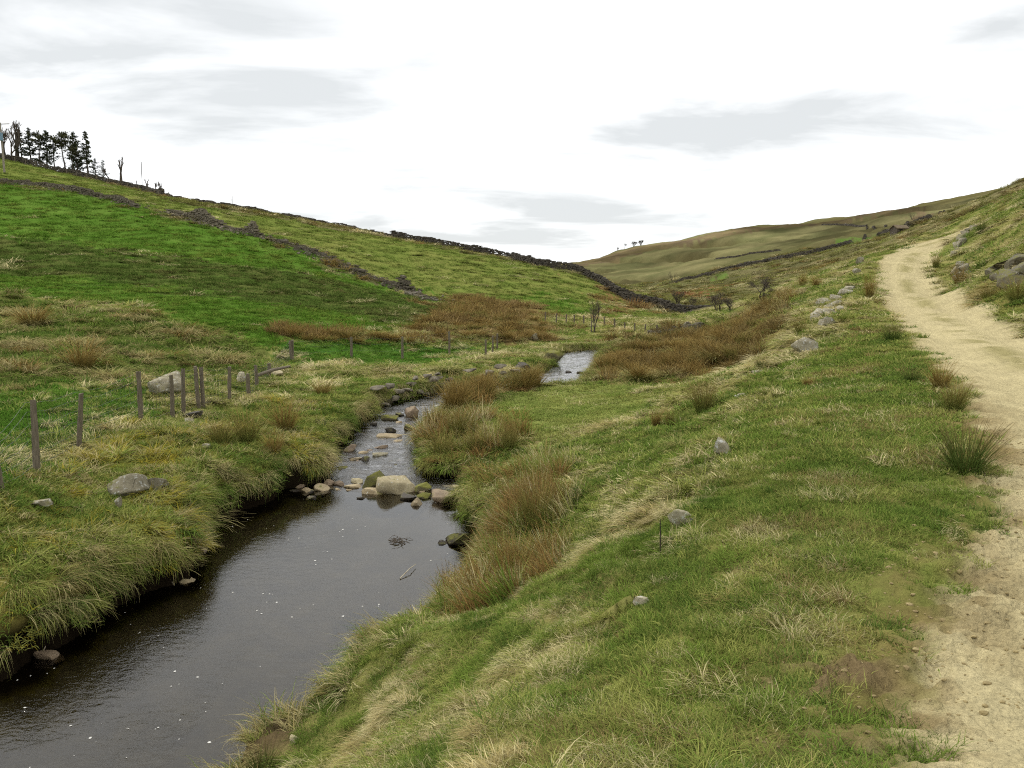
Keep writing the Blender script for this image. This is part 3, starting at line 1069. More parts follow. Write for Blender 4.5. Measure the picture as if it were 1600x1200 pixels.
# blade colours and their shares, by zone; then the shares of tuft kinds (turf, grass, straw, long, rush) and a height factor
GREEN, YG, STRAW, BROWN, DGREEN, MOSS = c(114, 134, 58), c(150, 154, 82), c(204, 192, 144), c(138, 116, 68), c(90, 112, 50), c(158, 146, 56)
OL = c(130, 132, 70)
ZG = {
    'slope': ([GREEN, YG, STRAW, c(170, 156, 104), DGREEN], [.31, .26, .20, .10, .13], [.30, .44, .25, .01, .0], .82),
    'moor': ([c(120, 120, 66), YG, STRAW, BROWN, c(104, 102, 60)], [.38, .14, .12, .10, .26], [.2, .4, .3, .1, .0], 1.0),
    'upper': ([c(114, 132, 60), c(128, 138, 68), STRAW, OL, GREEN], [.50, .28, .03, .07, .12], [.5, .4, .1, .0, .0], .8),
    'lush': ([c(86, 120, 40), c(98, 126, 48), c(118, 132, 58), c(108, 128, 54), STRAW], [.42, .24, .16, .17, .01], [.4, .6, .0, .0, .0], .9),
    'heath': ([c(84, 104, 46), c(98, 106, 56), c(108, 106, 62), DGREEN, STRAW], [.42, .24, .06, .26, .02], [.3, .6, .1, .0, .0], 1.0),
    'drytuss': ([c(172, 160, 112), c(146, 138, 88), GREEN, BROWN, DGREEN], [.18, .20, .32, .04, .26], [.10, .44, .30, .16, .0], 1.0),
    'strip': ([c(84, 122, 42), c(98, 130, 50), YG, STRAW, DGREEN], [.5, .24, .1, .06, .1], [.4, .5, .05, .05, .0], .8),
    'rushhill': ([BROWN, c(126, 106, 68), c(162, 140, 96), OL, c(108, 94, 58)], [.26, .24, .2, .2, .1], [.0, .25, .3, .1, .35], .7),
    'meadow': ([c(134, 144, 76), YG, GREEN, STRAW, OL], [.42, .28, .18, .04, .08], [.96, .04, .0, .0, .0], .7),
    'rushbed': ([BROWN, c(118, 102, 64), c(148, 132, 90), c(100, 90, 54), OL], [.26, .2, .2, .12, .22], [.0, .2, .35, .15, .30], .8),
    'shelf': ([GREEN, YG, STRAW, c(140, 124, 80), DGREEN], [.38, .28, .05, .10, .19], [.80, .20, .0, .0, .0], .8),
    'bracken': ([c(150, 120, 78), BROWN, c(168, 144, 98), OL, STRAW], [.25, .22, .2, .22, .11], [.1, .35, .35, .1, .1], .8),
    'farpasture': ([c(92, 124, 50), c(106, 130, 58), YG, GREEN, OL], [.4, .2, .15, .15, .1], [.6, .4, .0, .0, .0], .7),
    'heather': ([c(108, 88, 64), c(124, 106, 76), c(96, 84, 58), OL, BROWN], [.3, .2, .2, .2, .1], [.3, .5, .2, .0, .0], 1.0),
    'bankleft': ([GREEN, YG, c(180, 168, 120), MOSS, DGREEN], [.32, .28, .14, .08, .18], [.36, .48, .14, .02, .0], .9),
    'verge': ([GREEN, YG, STRAW, c(164, 146, 96), DGREEN], [.24, .28, .22, .12, .14], [.12, .46, .34, .08, .0], 1.0),
    'redbank': ([c(152, 98, 70), BROWN, STRAW, OL, GREEN], [.4, .2, .1, .2, .1], [.3, .5, .2, .0, .0], 1.0),
    'straw': ([STRAW, YG, GREEN, OL, BROWN], [.30, .26, .18, .18, .08], [.2, .4, .4, .0, .0], .9),
    'rushbelt': ([GREEN, YG, c(150, 122, 74), DGREEN, STRAW], [.24, .20, .28, .16, .12], [.0, .24, .12, .24, .40], .85),
}
KINDS = ['turf', 'grass', 'straw', 'long', 'rush']


def grad(X, Y):
    e = .08 + .006 * np.hypot(X, Y)
    return (gheight(X + e, Y) - gheight(X - e, Y)) / (2 * e), (gheight(X, Y + e) - gheight(X, Y - e)) / (2 * e)


def scatter(name, X, Y, seed, farlod, label, cat, size, force=None, hmul=1.0, edge=.09):
    rg = np.random.default_rng(seed)
    ix = g_idx(X, Y)
    sd_, bare = g_lin(gSD, ix), g_lin(gBARE, ix)
    keep = (sd_ > edge) & (rg.random(len(X)) > bare * 1.15) & (bare < .62)
    X, Y, sd_, size = X[keep], Y[keep], sd_[keep], size[keep]
    ix = g_idx(X, Y)
    H = g_lin(gTZ, ix)
    z = gZ[ix[0], ix[1]]
    gx_, gy_ = grad(X, Y)
    nP = len(X)
    idx, kid = np.zeros(nP, int), np.zeros(nP, int)
    ca, cb = np.zeros((nP, 3)), np.zeros((nP, 3))
    hs = np.ones(nP)
    # patches of dead and of green grass lie together
    fq = 1.1 if not farlod else .45
    patch = fbm(X * fq, Y * fq, 201, 4, .6)
    p = np.clip((patch - .5) * 2.4 + .5 + rg.normal(0, .20, nP), 0, .9999)
    for zi in np.unique(z):
        cols, cw, kw, hm = ZG[ZN[zi]]
        m = np.nonzero(z == zi)[0]
        kw_ = np.array(kw) if force is None else np.array(force)
        q = np.argsort(np.argsort(p[m])) / max(1, len(m))
        kid[m] = np.minimum(np.searchsorted(np.cumsum(kw_) / sum(kw_), q, side='right'), 4)
        od = np.argsort(np.array([v[0] / (v[1] + 1e-6) for v in cols]))
        cwv = np.cumsum(np.array(cw)[od])
        for arr, sg in ((ca, .22), (cb, .6)):
            q = p[m] + rg.normal(0, sg, len(m))
            q = np.argsort(np.argsort(q)) / max(1, len(q))
            arr[m] = np.array(cols)[od][np.minimum(np.searchsorted(cwv / cwv[-1], q, side='right'), 4)]
        hs[m] = hm
    for k, kn in enumerate(KINDS):
        m = np.nonzero(kid == k)[0]
        pool = PROTO[(kn + '_f') if (farlod or kn == 'rush') else kn]
        idx[m] = np.array(pool)[rg.integers(0, len(pool), len(m))]
    ca *= (.85 + .3 * rg.random((nP, 1)))
    cb *= (.85 + .3 * rg.random((nP, 1)))
    down = np.arctan2(-gy_, -gx_)
    slope = np.hypot(gx_, gy_)
    tilt = np.arctan(np.clip(slope, 0, 1.0)) * .9
    # tilt about the contour line, then spin is folded in by leaning the patch along its own +X = downhill
    rz = down + rg.normal(0, 1, nP) * np.where(slope > .2, .4, 2.5)
    tilt = tilt * np.cos(rz - down)
    rot = np.stack([np.zeros(nP), tilt, rz], 1)
    s = size * (.75 + .5 * rg.random(nP))
    hfac = hs * (.75 + .5 * rg.random(nP)) * hmul
    scl = np.stack([s, s, np.minimum(s, 1.0 + .35 * (s - 1)) * hfac], 1)
    P = np.stack([X + g_lin(gOX, ix), Y + g_lin(gOY, ix), H - .005], 1)
    return scatter_obj(name, P, rot, scl, idx, ca, cb, label, cat)


RG = np.random.default_rng(7)


def ring(nP, half, r0, r1, logd):
    k_ = np.arange(nP)
    u_, v_ = (.5 + k_ * .7548776662) % 1.0, (.5 + k_ * .5698402909) % 1.0
    u_, v_ = u_ + RG.normal(0, .3 / math.sqrt(nP), nP), np.clip(v_ + RG.normal(0, .3 / math.sqrt(nP), nP), 0, 1)
    a = (u_ * 2 - 1) * math.radians(half)
    if logd:
        q = np.exp(math.log(r0) + v_ * math.log(r1 / r0))
    else:
        q = np.sqrt(v_ * (r1 ** 2 - r0 ** 2) + r0 ** 2)
    return q * np.sin(a), q * np.cos(a), q


x, y, q = ring(2900, 45, 1.2, 8.5, False)
scatter('turf_grass', x, y, 1, False, 'short green and straw turf on the near bank and shelf', 'grass', np.ones(len(x)))
x, y, q = ring(11000, 42, 7.5, 40, True)
scatter('meadow_grass', x, y, 2, True, 'tussocky grass on both banks and the meadow', 'grass', .95 * np.power(q / 8, .66))
x, y, q = ring(13000, 40, 38, 300, True)
scatter('hillside_grass', x, y, 3, True, 'grass covering the hillside fields and the far slopes', 'grass', 2.7 * np.power(q / 38, .72))
# long drooping fringe along the beck
nP = 40000
xx, yy = -11 + RG.random(nP) * 24, 3 + RG.random(nP) * 45
sdd = stream_sd(xx, yy)
pr = np.clip(1.25 - np.abs(sdd - .48) / .34, 0, 1) * (sdd > .1) * .42
k = RG.random(nP) < pr
xx, yy = xx[k], yy[k]
scatter('bank_fringe_grass', xx, yy, 4, True, 'long drooping grass fringe overhanging the water edge', 'grass', .9 * np.power(np.maximum(np.hypot(xx, yy), 8) / 10, .35), force=[.0, .35, .2, .45, .0], edge=.1)
# blades hanging over the undercut edge
nP = 90000
xx, yy = -11 + RG.random(nP) * 24, 3 + RG.random(nP) * 45
sdd = stream_sd(xx, yy)
k = (np.abs(sdd - .28) < .21) & (RG.random(nP) < np.where(np.hypot(xx, yy) < 14, .48, .22))
xx, yy = xx[k], yy[k]
e_ = .12
hx = stream_sd(xx - e_, yy) - stream_sd(xx + e_, yy)
hy = stream_sd(xx, yy - e_) - stream_sd(xx, yy + e_)
nP = len(xx)
rz = np.arctan2(hy, hx) + RG.normal(0, .35, nP)
s_ = (.7 + .5 * RG.random(nP)) * np.power(np.maximum(np.hypot(xx, yy), 9) / 9, .35)
pc = np.array([GREEN, YG, c(178, 166, 118), c(150, 138, 90), DGREEN, c(112, 108, 58)])
pp = np.clip(fbm(xx * 1.2, yy * 1.2, 211, 3) * 8 - 1.5 + RG.normal(0, 1.0, nP), 0, 5).astype(int)
ca_ = pc[pp] * (.8 + .35 * RG.random((nP, 1)))
cb_ = pc[RG.integers(0, 6, nP)]
hix = g_idx(xx, yy)
scatter_obj('hanging_grass', np.stack([xx + g_lin(gOX, hix), yy + g_lin(gOY, hix), gheight(xx, yy) - .01], 1), np.stack([np.zeros(nP), np.full(nP, .1), rz], 1), np.stack([s_, s_, s_], 1),
            np.array(PROTO['hang'])[RG.integers(0, 4, nP)], ca_, cb_, 'long blades hanging over the undercut banks of the beck', 'grass')

# ================================================================== things
from mathutils import noise as mnoise


def rock_mat(name, a, b, lichen=.0, moss=.0, wet=.0, lich_col=(205, 205, 195), scale=1.0):
    m, t, out = new_mat(name)
    tc_ = t.nodes.new('ShaderNodeTexCoord')
    oi = t.nodes.new('ShaderNodeObjectInfo')
    ad = t.nodes.new('ShaderNodeVectorMath')
    ad.operation = 'ADD'
    sc_ = t.nodes.new('ShaderNodeVectorMath')
    sc_.operation = 'SCALE'
    sc_.inputs['Scale'].default_value = 37.0
    cmb = t.nodes.new('ShaderNodeCombineXYZ')
    for i_ in range(3):
        t.links.new(oi.outputs['Random'], cmb.inputs[i_])
    t.links.new(cmb.outputs[0], sc_.inputs[0])
    geo = t.nodes.new('ShaderNodeNewGeometry')
    t.links.new(geo.outputs['Position'], ad.inputs[0])
    t.links.new(sc_.outputs[0], ad.inputs[1])
    n1 = N(t, 'ShaderNodeTexNoise', Scale=5.0 * scale, Detail=7.0, Roughness=.68)
    n2 = N(t, 'ShaderNodeTexNoise', Scale=17.0 * scale, Detail=5.0, Roughness=.65)
    n3 = N(t, 'ShaderNodeTexNoise', Scale=60.0 * scale, Detail=4.0, Roughness=.6)
    for nd in (n1, n2, n3):
        t.links.new(ad.outputs[0], nd.inputs['Vector'])

    def mixc(f, ca, cb):
        q = t.nodes.new('ShaderNodeMix')
        q.data_type = 'RGBA'
        for sock, v in (('Factor', f), ('A', ca), ('B', cb)):
            if hasattr(v, 'links') or hasattr(v, 'is_linked'):
                t.links.new(v, q.inputs[sock])
            elif sock == 'Factor':
                q.inputs[sock].default_value = v
            else:
                q.inputs[sock].default_value = (*v, 1)
        return q.outputs['Result']

    def thr(v, lo, hi):
        q = t.nodes.new('ShaderNodeMapRange')
        q.inputs['From Min'].default_value = lo
        q.inputs['From Max'].default_value = hi
        t.links.new(v, q.inputs['Value'])
        return q.outputs[0]
    base_ = mixc(thr(n1.outputs['Fac'], .35, .65), tuple(c(*a)), tuple(c(*b)))
    if lichen > 0:
        base_ = mixc(thr(n2.outputs['Fac'], .66 - .3 * lichen, .74 - .28 * lichen), base_, tuple(c(*lich_col)))
    if moss > 0:
        sp = t.nodes.new('ShaderNodeSeparateXYZ')
        t.links.new(geo.outputs['Normal'], sp.inputs[0])
        f = wmath('MULTIPLY', thr(sp.outputs[2], -.2, .5), thr(n1.outputs['Fac'], .62 - .35 * moss, .72 - .3 * moss), None, t)
        base_ = mixc(f, base_, mixc(n2.outputs['Fac'], tuple(c(74, 80, 34)), tuple(c(126, 122, 52))))
    var = wmath('MULTIPLY_ADD', oi.outputs['Random'], .4, .8, t)
    mu = t.nodes.new('ShaderNodeVectorMath')
    mu.operation = 'SCALE'
    t.links.new(base_, mu.inputs[0])
    t.links.new(wmath('MULTIPLY', var, wmath('MULTIPLY_ADD', n3.outputs['Fac'], .7, .65, t), None, t), mu.inputs['Scale'])
    p = t.nodes.new('ShaderNodeBsdfPrincipled')
    t.links.new(mu.outputs[0], p.inputs['Base Color'])
    p.inputs['Roughness'].default_value = .9 - .5 * wet
    p.inputs['Specular IOR Level'].default_value = .25
    bu = N(t, 'ShaderNodeBump', Strength=.7, Distance=.03)
    t.links.new(wmath('ADD', n1.outputs['Fac'], wmath('MULTIPLY', n2.outputs['Fac'], .5, None, t), None, t), bu.inputs['Height'])
    t.links.new(bu.outputs[0], p.inputs['Normal'])
    t.links.new(p.outputs[0], out.inputs[0])
    return m


def plain_mat(name, a, b, scale=8.0, rough=.9, bump=.3, stretch=None, metallic=0.0):
    m, t, out = new_mat(name)
    tc_ = t.nodes.new('ShaderNodeTexCoord')
    oi = t.nodes.new('ShaderNodeObjectInfo')
    mp = t.nodes.new('ShaderNodeMapping')
    if stretch:
        mp.inputs['Scale'].default_value = stretch
    t.links.new(tc_.outputs['Object'], mp.inputs['Vector'])
    t.links.new(oi.outputs['Random'], mp.inputs['Location'])
    n1 = N(t, 'ShaderNodeTexNoise', Scale=scale, Detail=5.0, Roughness=.65)
    t.links.new(mp.outputs[0], n1.inputs['Vector'])
    r_ = t.nodes.new('ShaderNodeValToRGB')
    r_.color_ramp.elements[0].position, r_.color_ramp.elements[1].position = .3, .7
    r_.color_ramp.elements[0].color = (*c(*a), 1)
    r_.color_ramp.elements[1].color = (*c(*b), 1)
    t.links.new(n1.outputs['Fac'], r_.inputs[0])
    p = t.nodes.new('ShaderNodeBsdfPrincipled')
    p.inputs['Roughness'].default_value = rough
    p.inputs['Metallic'].default_value = metallic
    p.inputs['Specular IOR Level'].default_value = .2
    t.links.new(r_.outputs[0], p.inputs['Base Color'])
    bu = N(t, 'ShaderNodeBump', Strength=bump, Distance=.02)
    t.links.new(n1.outputs['Fac'], bu.inputs['Height'])
    t.links.new(bu.outputs[0], p.inputs['Normal'])
    t.links.new(p.outputs[0], out.inputs[0])
    return m


M_GRIT = rock_mat('grey_gritstone', (110, 104, 84), (150, 142, 118), lichen=.32, moss=.2, lich_col=(186, 186, 176))
M_PALE = rock_mat('pale_gritstone', (136, 129, 106), (172, 164, 140), lichen=.35, moss=.2, lich_col=(200, 200, 192))
M_TAN = rock_mat('tan_sandstone', (146, 134, 104), (186, 174, 140), lichen=.2, moss=.22)
M_WETTAN = rock_mat('wet_sandstone', (128, 112, 84), (172, 156, 122), lichen=.1, moss=.05, wet=.5)
M_RED = rock_mat('reddish_sandstone', (108, 92, 74), (146, 128, 104), moss=.1, wet=.4)
M_MOSSY = rock_mat('mossy_stone', (92, 88, 66), (124, 116, 86), moss=.8)
M_DARK = rock_mat('dark_wet_stone', (44, 40, 32), (74, 66, 52), moss=.2, wet=.7)
M_WALL = rock_mat('wall_stone', (74, 68, 56), (126, 117, 98), lichen=.3, moss=.1, lich_col=(140, 138, 126))
M_FARWALL = rock_mat('old_wall_stone', (56, 52, 45), (98, 91, 78), lichen=.2, lich_col=(120, 116, 104), scale=.5)
M_WOOD = plain_mat('weathered_wood', (82, 74, 60), (128, 118, 100), 9.0, .9, .4, (6, 6, .8))
M_WIRE = plain_mat('galvanised_wire', (84, 86, 82), (112, 112, 108), 20, .5, .0, None, .6)
M_BARK = plain_mat('grey_bark', (58, 52, 44), (92, 84, 72), 6.0, .95, .3)
M_TWIG = plain_mat('twigs', (74, 66, 56), (104, 94, 82), 6.0, .95, .1)


def ico(sub):
    import bmesh
    bm = bmesh.new()
    bmesh.ops.create_icosphere(bm, subdivisions=sub, radius=1.0)
    Vv = np.array([v.co[:] for v in bm.verts])
    Fv = np.array([[v.index for v in f.verts] for f in bm.faces])
    bm.free()
    return Vv, Fv


ICO3, ICO2 = ico(4), ico(3)


def rock_mesh(name, dims, seed, mat, sub=3, box=.72, cuts=7, rough=.06):
    rg = np.random.default_rng(seed)
    Vv, Fv = ICO3 if sub == 3 else ICO2
    Vv = np.sign(Vv) * np.abs(Vv) ** box
    Vv = Vv / np.abs(Vv).max()
    for _ in range(cuts + 8):
        nn = rg.normal(0, 1, 3)
        nn[2] *= .8
        nn /= np.linalg.norm(nn)
        off = .46 + .30 * rg.random()
        d = Vv @ nn - off
        Vv = Vv - np.where(d > 0, d, 0)[:, None] * nn[None]
    o_ = rg.random(3) * 50
    disp = np.array([mnoise.fractal(Vector(v * 1.7 + o_), 1.0, 2.0, 4) for v in Vv])
    Vv = Vv * (1 + rough * disp)[:, None]
    hi = Vv.max(0)
    lo = Vv.min(0)
    Vv = (Vv - (hi + lo) / 2) / (hi - lo)
    Vv = Vv * np.array(dims)
    return mesh_np(name, Vv, Fv, mat, True)


def px_size(P):
    """metres per photo pixel at a point"""
    d = P[1] * CT + (ZC - P[2]) * ST
    return d / F


ROCKS = []


def rock(box_px, label, mat, seed, name='boulder', cat='stone', group=None, ratio=.8, yaw=None, sunk=.25, water=False, tilt=0.0, boxy=.6, cuts=7, sub=3, parent=None, hscale=1.0):
    x0, y0, x1, y1 = box_px
    xc = (x0 + x1) / 2
    if water:
        wx, wy = on_water(xc, y1)
        P = np.array((wx, wy, float(zw(wy)) - .04))
    else:
        P = place(xc, y1)
    s = px_size(P)
    w = (x1 - x0) * s
    dep = w * ratio
    ang = math.atan2(ZC - P[2], P[1])
    hpx = (y1 - y0) * s
    h = max(hpx - dep * math.sin(max(ang, 0)) * .8, hpx * .35) / math.cos(ang) * hscale
    full = h / (1 - sunk)
    me = rock_mesh(name, (w, dep, full), seed, mat, sub, boxy, cuts)
    rg = random.Random(seed)
    yw = rg.uniform(-.5, .5) if yaw is None else yaw
    loc = (P[0], P[1] + dep * .35, P[2] + h - full / 2)
    if parent is None:
        o = obj(name, me)
        tag(o, label, cat, group)
    else:
        o = obj(name, me, parent)
        loc = tuple(np.array(loc) - np.array(parent.location))
    o.location = loc
    o.rotation_euler = (rg.uniform(-.08, .08), tilt, yw)
    return o


# ---- boulders and stones
R = rock
R((585, 738, 649, 772), 'largest pale flat-topped boulder in the stone bar across the beck', M_TAN, 3, ratio=.8, yaw=.12, water=True, boxy=.62, cuts=2, hscale=1.25)
R((563, 731, 600, 762), 'rounded mossy boulder left of the largest boulder in the bar', M_MOSSY, 2, ratio=.8, water=True, yaw=.3)
R((566, 757, 602, 772), 'pale low stone in front of the mossy boulder in the bar', M_WETTAN, 3, water=True, ratio=.6)
R((643, 750, 673, 768), 'greenish slanting stone right of the largest boulder in the bar', M_MOSSY, 4, water=True, tilt=-.25)
R((624, 766, 652, 781), 'dark wet stone below the right end of the largest boulder', M_DARK, 5, water=True)
R((646, 764, 674, 779), 'mossy stone behind the small pointed stone at the pool head', M_MOSSY, 6, water=True)
R((641, 773, 661, 790), 'small pointed tan stone at the right head of the pool', M_WETTAN, 7, water=True)
R((669, 762, 714, 786), 'broad brown boulder half under the grassy right bank', M_RED, 8, water=True, ratio=.7)
R((689, 754, 721, 762), 'thin pale slab lying by the dark cove', M_TAN, 9, water=True, ratio=.5, sunk=.1)
R((671, 758, 692, 768), 'small dark stone beside the thin pale slab', M_DARK, 10, water=True)
R((449, 749, 476, 762), 'dark reddish stone under the left bank at the pool head', M_RED, 11, water=True)
R((451, 760, 471, 768), 'low wet stone at the left end of the stone bar', M_DARK, 12, water=True)
R((469, 756, 490, 769), 'small pale pointed stone near the left end of the bar', M_WETTAN, 13, water=True)
R((489, 752, 513, 767), 'wedge shaped tan stone in the left half of the bar', M_WETTAN, 14, water=True, tilt=.15)
R((501, 743, 523, 758), 'reddish triangular stone in the left half of the bar', M_RED, 15, water=True)
R((521, 746, 540, 758), 'small red brown stone at the middle of the bar', M_RED, 16, water=True)
R((536, 752, 567, 762), 'flat pale wet stone awash left of the mossy boulder', M_WETTAN, 17, water=True, ratio=.6)
R((546, 743, 566, 756), 'pale upright stone behind the flat wet one', M_TAN, 18, water=True)
R((524, 725, 543, 734), 'mossy stone under the left bank above the bar', M_MOSSY, 19, water=True)
R((545, 711, 566, 718), 'pale slab next to a small dark stone in the riffle', M_WETTAN, 20, water=True, ratio=.5)
R((563, 709, 577, 720), 'small dark mossy stone beside the pale slab in the riffle', M_DARK, 21, water=True)
R((559, 701, 579, 708), 'pale flat stone in the riffle nearest the left bank', M_WETTAN, 22, water=True, ratio=.5)
R((582, 692, 606, 700), 'flat brown stone in the middle of the riffle', M_RED, 23, water=True, ratio=.5)
R((581, 703, 606, 712), 'low grey stone just below the flat brown one in the riffle', M_GRIT, 24, water=True, ratio=.5)
R((586, 673, 631, 683), 'long pale slab crossing the upper riffle', M_WETTAN, 25, water=True, ratio=.45)
R((601, 664, 619, 675), 'round black stone behind the long pale slab', M_DARK, 26, water=True)
R((631, 630, 654, 651), 'red brown stone standing at the right head of the riffle', M_RED, 27, water=True)
R((596, 643, 626, 656), 'yellow mossy stone at the head of the riffle', M_MOSSY, 28, water=True)
R((586, 609, 613, 634), 'rounded boulder set in the left bank at the bend', M_MOSSY, 29, ratio=.9)
R((630, 659, 647, 671), 'small mossy stone at the right edge of the upper riffle', M_MOSSY, 30, water=True)
R((616, 640, 634, 650), 'small dark stone left of the red brown stone at the riffle head', M_DARK, 31, water=True)
R((575, 655, 590, 664), 'small dark stone under the left bank by the upper riffle', M_DARK, 32, water=True)
R((535, 690, 556, 705), 'brown stone tucked under the left bank beside the riffle', M_RED, 33, water=True)
R((618, 655, 628, 661), 'tiny pale stone between the black stone and the right bank', M_WETTAN, 34, water=True, sub=2)
R((612, 683, 630, 689), 'small pale stone below the long slab in the riffle', M_WETTAN, 35, water=True, sub=2)
R((155, 734, 222, 776), 'large grey lichened boulder on the left bank above the pool', M_GRIT, 36, ratio=.8, boxy=.8, sunk=.3)
R((224, 742, 258, 773), 'tilted grey stone right of the large lichened boulder', M_GRIT, 37, tilt=.35, ratio=.6)
R((28, 779, 77, 792), 'flat grey slab in the moss near the left edge', M_GRIT, 38, ratio=.5, tilt=-.1)
R((177, 774, 191, 794), 'small grey stone in the bank below the large lichened boulder', M_GRIT, 39)
R((221, 577, 286, 617), 'big grey boulder behind the fence posts', M_GRIT, 40, ratio=.8, boxy=.85)
R((278, 639, 314, 652), 'dark thin slab lying across a stone by the fence', M_DARK, 41, ratio=.4, tilt=-.12, hscale=.7)
R((285, 651, 303, 665), 'small grey stone under the dark slab by the fence', M_GRIT, 42)
R((369, 580, 383, 599), 'whitish stone behind the bend of the fence', M_PALE, 43)
R((412, 577, 442, 586), 'pale slab lying behind the fallen rail', M_TAN, 44, ratio=.6)
R((849, 544, 881, 569), 'large rounded boulder standing in the upper water', M_MOSSY, 45, ratio=.8, water=True, boxy=.85)
R((884, 577, 894, 582), 'small stone awash in the upper water', M_DARK, 46, water=True, sub=2)
R((901, 578, 912, 583), 'dark stone awash right of another in the upper water', M_DARK, 47, water=True, sub=2)
R((1242, 526, 1280, 550), 'grey block of stone lying on the right slope', M_PALE, 48, ratio=.7, boxy=.5, cuts=4, tilt=.1)
R((1111, 682, 1141, 714), 'pale slanting stone in the grass halfway up the right slope', M_PALE, 49, ratio=.5, tilt=-.5)
R((1048, 789, 1086, 821), 'pale stone on the right slope beside a dark stalk', M_PALE, 50, ratio=.5, tilt=-.6)
R((989, 930, 1017, 946), 'small white stone showing through the grass nearest the camera', M_PALE, 51, ratio=.6)
R((1174, 577, 1198, 586), 'small pale slab at the top of the right slope', M_PALE, 52, ratio=.6)
R((1147, 613, 1167, 622), 'small half buried pale stone on the right slope', M_PALE, 53, ratio=.6)
R((484, 1073, 522, 1098), 'tan stone jutting from the right bank over the pool', M_TAN, 54, ratio=.6, water=True, tilt=.15)
R((399, 1146, 420, 1163), 'pale stone at the bottom edge of the pool', M_TAN, 55, water=True, ratio=.8)
R((424, 1145, 440, 1163), 'second pale stone in the mud at the bottom of the pool', M_TAN, 56, water=True)
R((449, 1146, 467, 1162), 'tan stone half buried at the foot of the near bank', M_TAN, 57)
R((274, 896, 301, 911), 'pale stone at the foot of the left bank', M_WETTAN, 58, water=True)
R((294, 848, 324, 862), 'flat reddish stone under the hanging tussock on the left bank', M_RED, 59, water=True, ratio=.5)
R((40, 1003, 90, 1030), 'brown slab awash under the left bank near the frame edge', M_RED, 60, water=True, ratio=.6)
R((680, 838, 705, 850), 'wet stone beside the fallen sod in the right of the pool', M_DARK, 61, water=True, ratio=.6)
R((1334, 419, 1347, 426), 'small pale stone on the slope above the tumbled wall', M_PALE, 62)
R((1339, 401, 1351, 411), 'grey stone beside the bend of the track', M_GRIT, 63)
R((802, 565, 830, 580), 'dark stone under the far bank at the bend', M_DARK, 64)
R((828, 520, 842, 532), 'grey stone above the far bank near the big rounded boulder', M_GRIT, 65)
R((312, 692, 330, 700), 'low grey stone in the left bank grass', M_GRIT, 66, ratio=.7)


rgs = random.Random(44)
for k in range(26):
    px = rgs.uniform(520, 650)
    py = rgs.uniform(636, 752)
    mid_ = np.interp(py, [630, 660, 700, 755], [612, 612, 590, 560])
    if abs(px - mid_) > np.interp(py, [630, 755], [26, 60]):
        continue
    w_ = rgs.uniform(5, 12) * np.interp(py, [630, 755], [.75, 1.2])
    R((px, py, px + w_, py + w_ * .5), 'small cobble breaking the surface of the riffle', rgs.choice([M_WETTAN, M_RED, M_DARK, M_GRIT]), 500 + k, name='cobble', water=True, sub=2, group='cobbles in the riffle')
for k in range(16):
    px, py = rgs.uniform(455, 720), rgs.uniform(754, 772)
    w_ = rgs.uniform(8, 17)
    R((px, py, px + w_, py + w_ * .55), 'small stone filling the bar across the head of the pool', rgs.choice([M_WETTAN, M_TAN, M_RED, M_DARK]), 530 + k, name='cobble', water=True, sub=2, group='small stones of the bar')
for k in range(14):
    px, py = rgs.uniform(348, 440), rgs.uniform(1128, 1190)
    w_ = rgs.uniform(8, 20)
    R((px, py, px + w_, py + w_ * .6), 'small stone in the mud margin at the bottom of the pool', rgs.choice([M_WETTAN, M_TAN, M_RED]), 560 + k, name='cobble', sub=2, water=True, group='stones of the mud margin')

# ---- crag and tumbled stones right of the track
def stone_group(name, label, cat, boxes, mat, seed0, group=None, **kw):
    P0 = place((boxes[0][0] + boxes[0][2]) / 2, boxes[0][3])
    e = empty(name, tuple(P0))
    tag(e, label, cat, group)
    for k, b in enumerate(boxes):
        rock(b, None, mat, seed0 + k, name='stone', parent=e, **kw)
    return e


rg = random.Random(5)
stone_group('tumbled_wall', 'tumbled dry stone wall left of the track bend', 'stone wall',
            [(1281, 488, 1310, 508), (1286, 478, 1312, 490), (1267, 476, 1290, 494), (1268, 488, 1284, 500), (1296, 464, 1316, 478), (1279, 461, 1302, 474), (1300, 456, 1322, 468),
             (1308, 447, 1334, 460), (1318, 444, 1340, 453), (1290, 470, 1306, 482), (1276, 466, 1290, 477), (1304, 474, 1320, 484)], M_PALE, 300, ratio=.8, boxy=.5, cuts=4, sub=2, sunk=.45, hscale=.7)
stone_group('tumbled_wall', 'line of tumbled stones climbing the bank right of the track', 'stone wall',
            [(1489, 383, 1505, 394), (1492, 375, 1508, 385), (1500, 369, 1513, 380), (1497, 363, 1514, 373), (1505, 358, 1519, 367), (1510, 352, 1523, 361), (1517, 349, 1528, 358), (1487, 390, 1499, 399)],
            M_GRIT, 330, ratio=.9, boxy=.55, cuts=4, sub=2, sunk=.45, hscale=.8)
stone_group('stone_heap', 'heap of grey stones low on the bank right of the track', 'stones',
            [(1488, 416, 1506, 428), (1500, 411, 1519, 424), (1492, 424, 1508, 436), (1506, 422, 1520, 433), (1495, 408, 1508, 417), (1490, 429, 1500, 438)],
            M_GRIT, 350, ratio=.8, boxy=.6, cuts=4, sub=2)
stone_group('rock_outcrop', 'layered rock outcrop in the bank at the right edge', 'rock outcrop',
            [(1575, 418, 1625, 438), (1550, 410, 1590, 421), (1562, 402, 1610, 413), (1585, 395, 1640, 407), (1557, 422, 1582, 433), (1590, 408, 1640, 420)], rock_mat('crag_stone', (84, 79, 64), (124, 117, 98), lichen=.2, moss=.45, lich_col=(160, 158, 144)), 370, ratio=1.3, boxy=.45, cuts=5, tilt=-.14, sunk=.6)

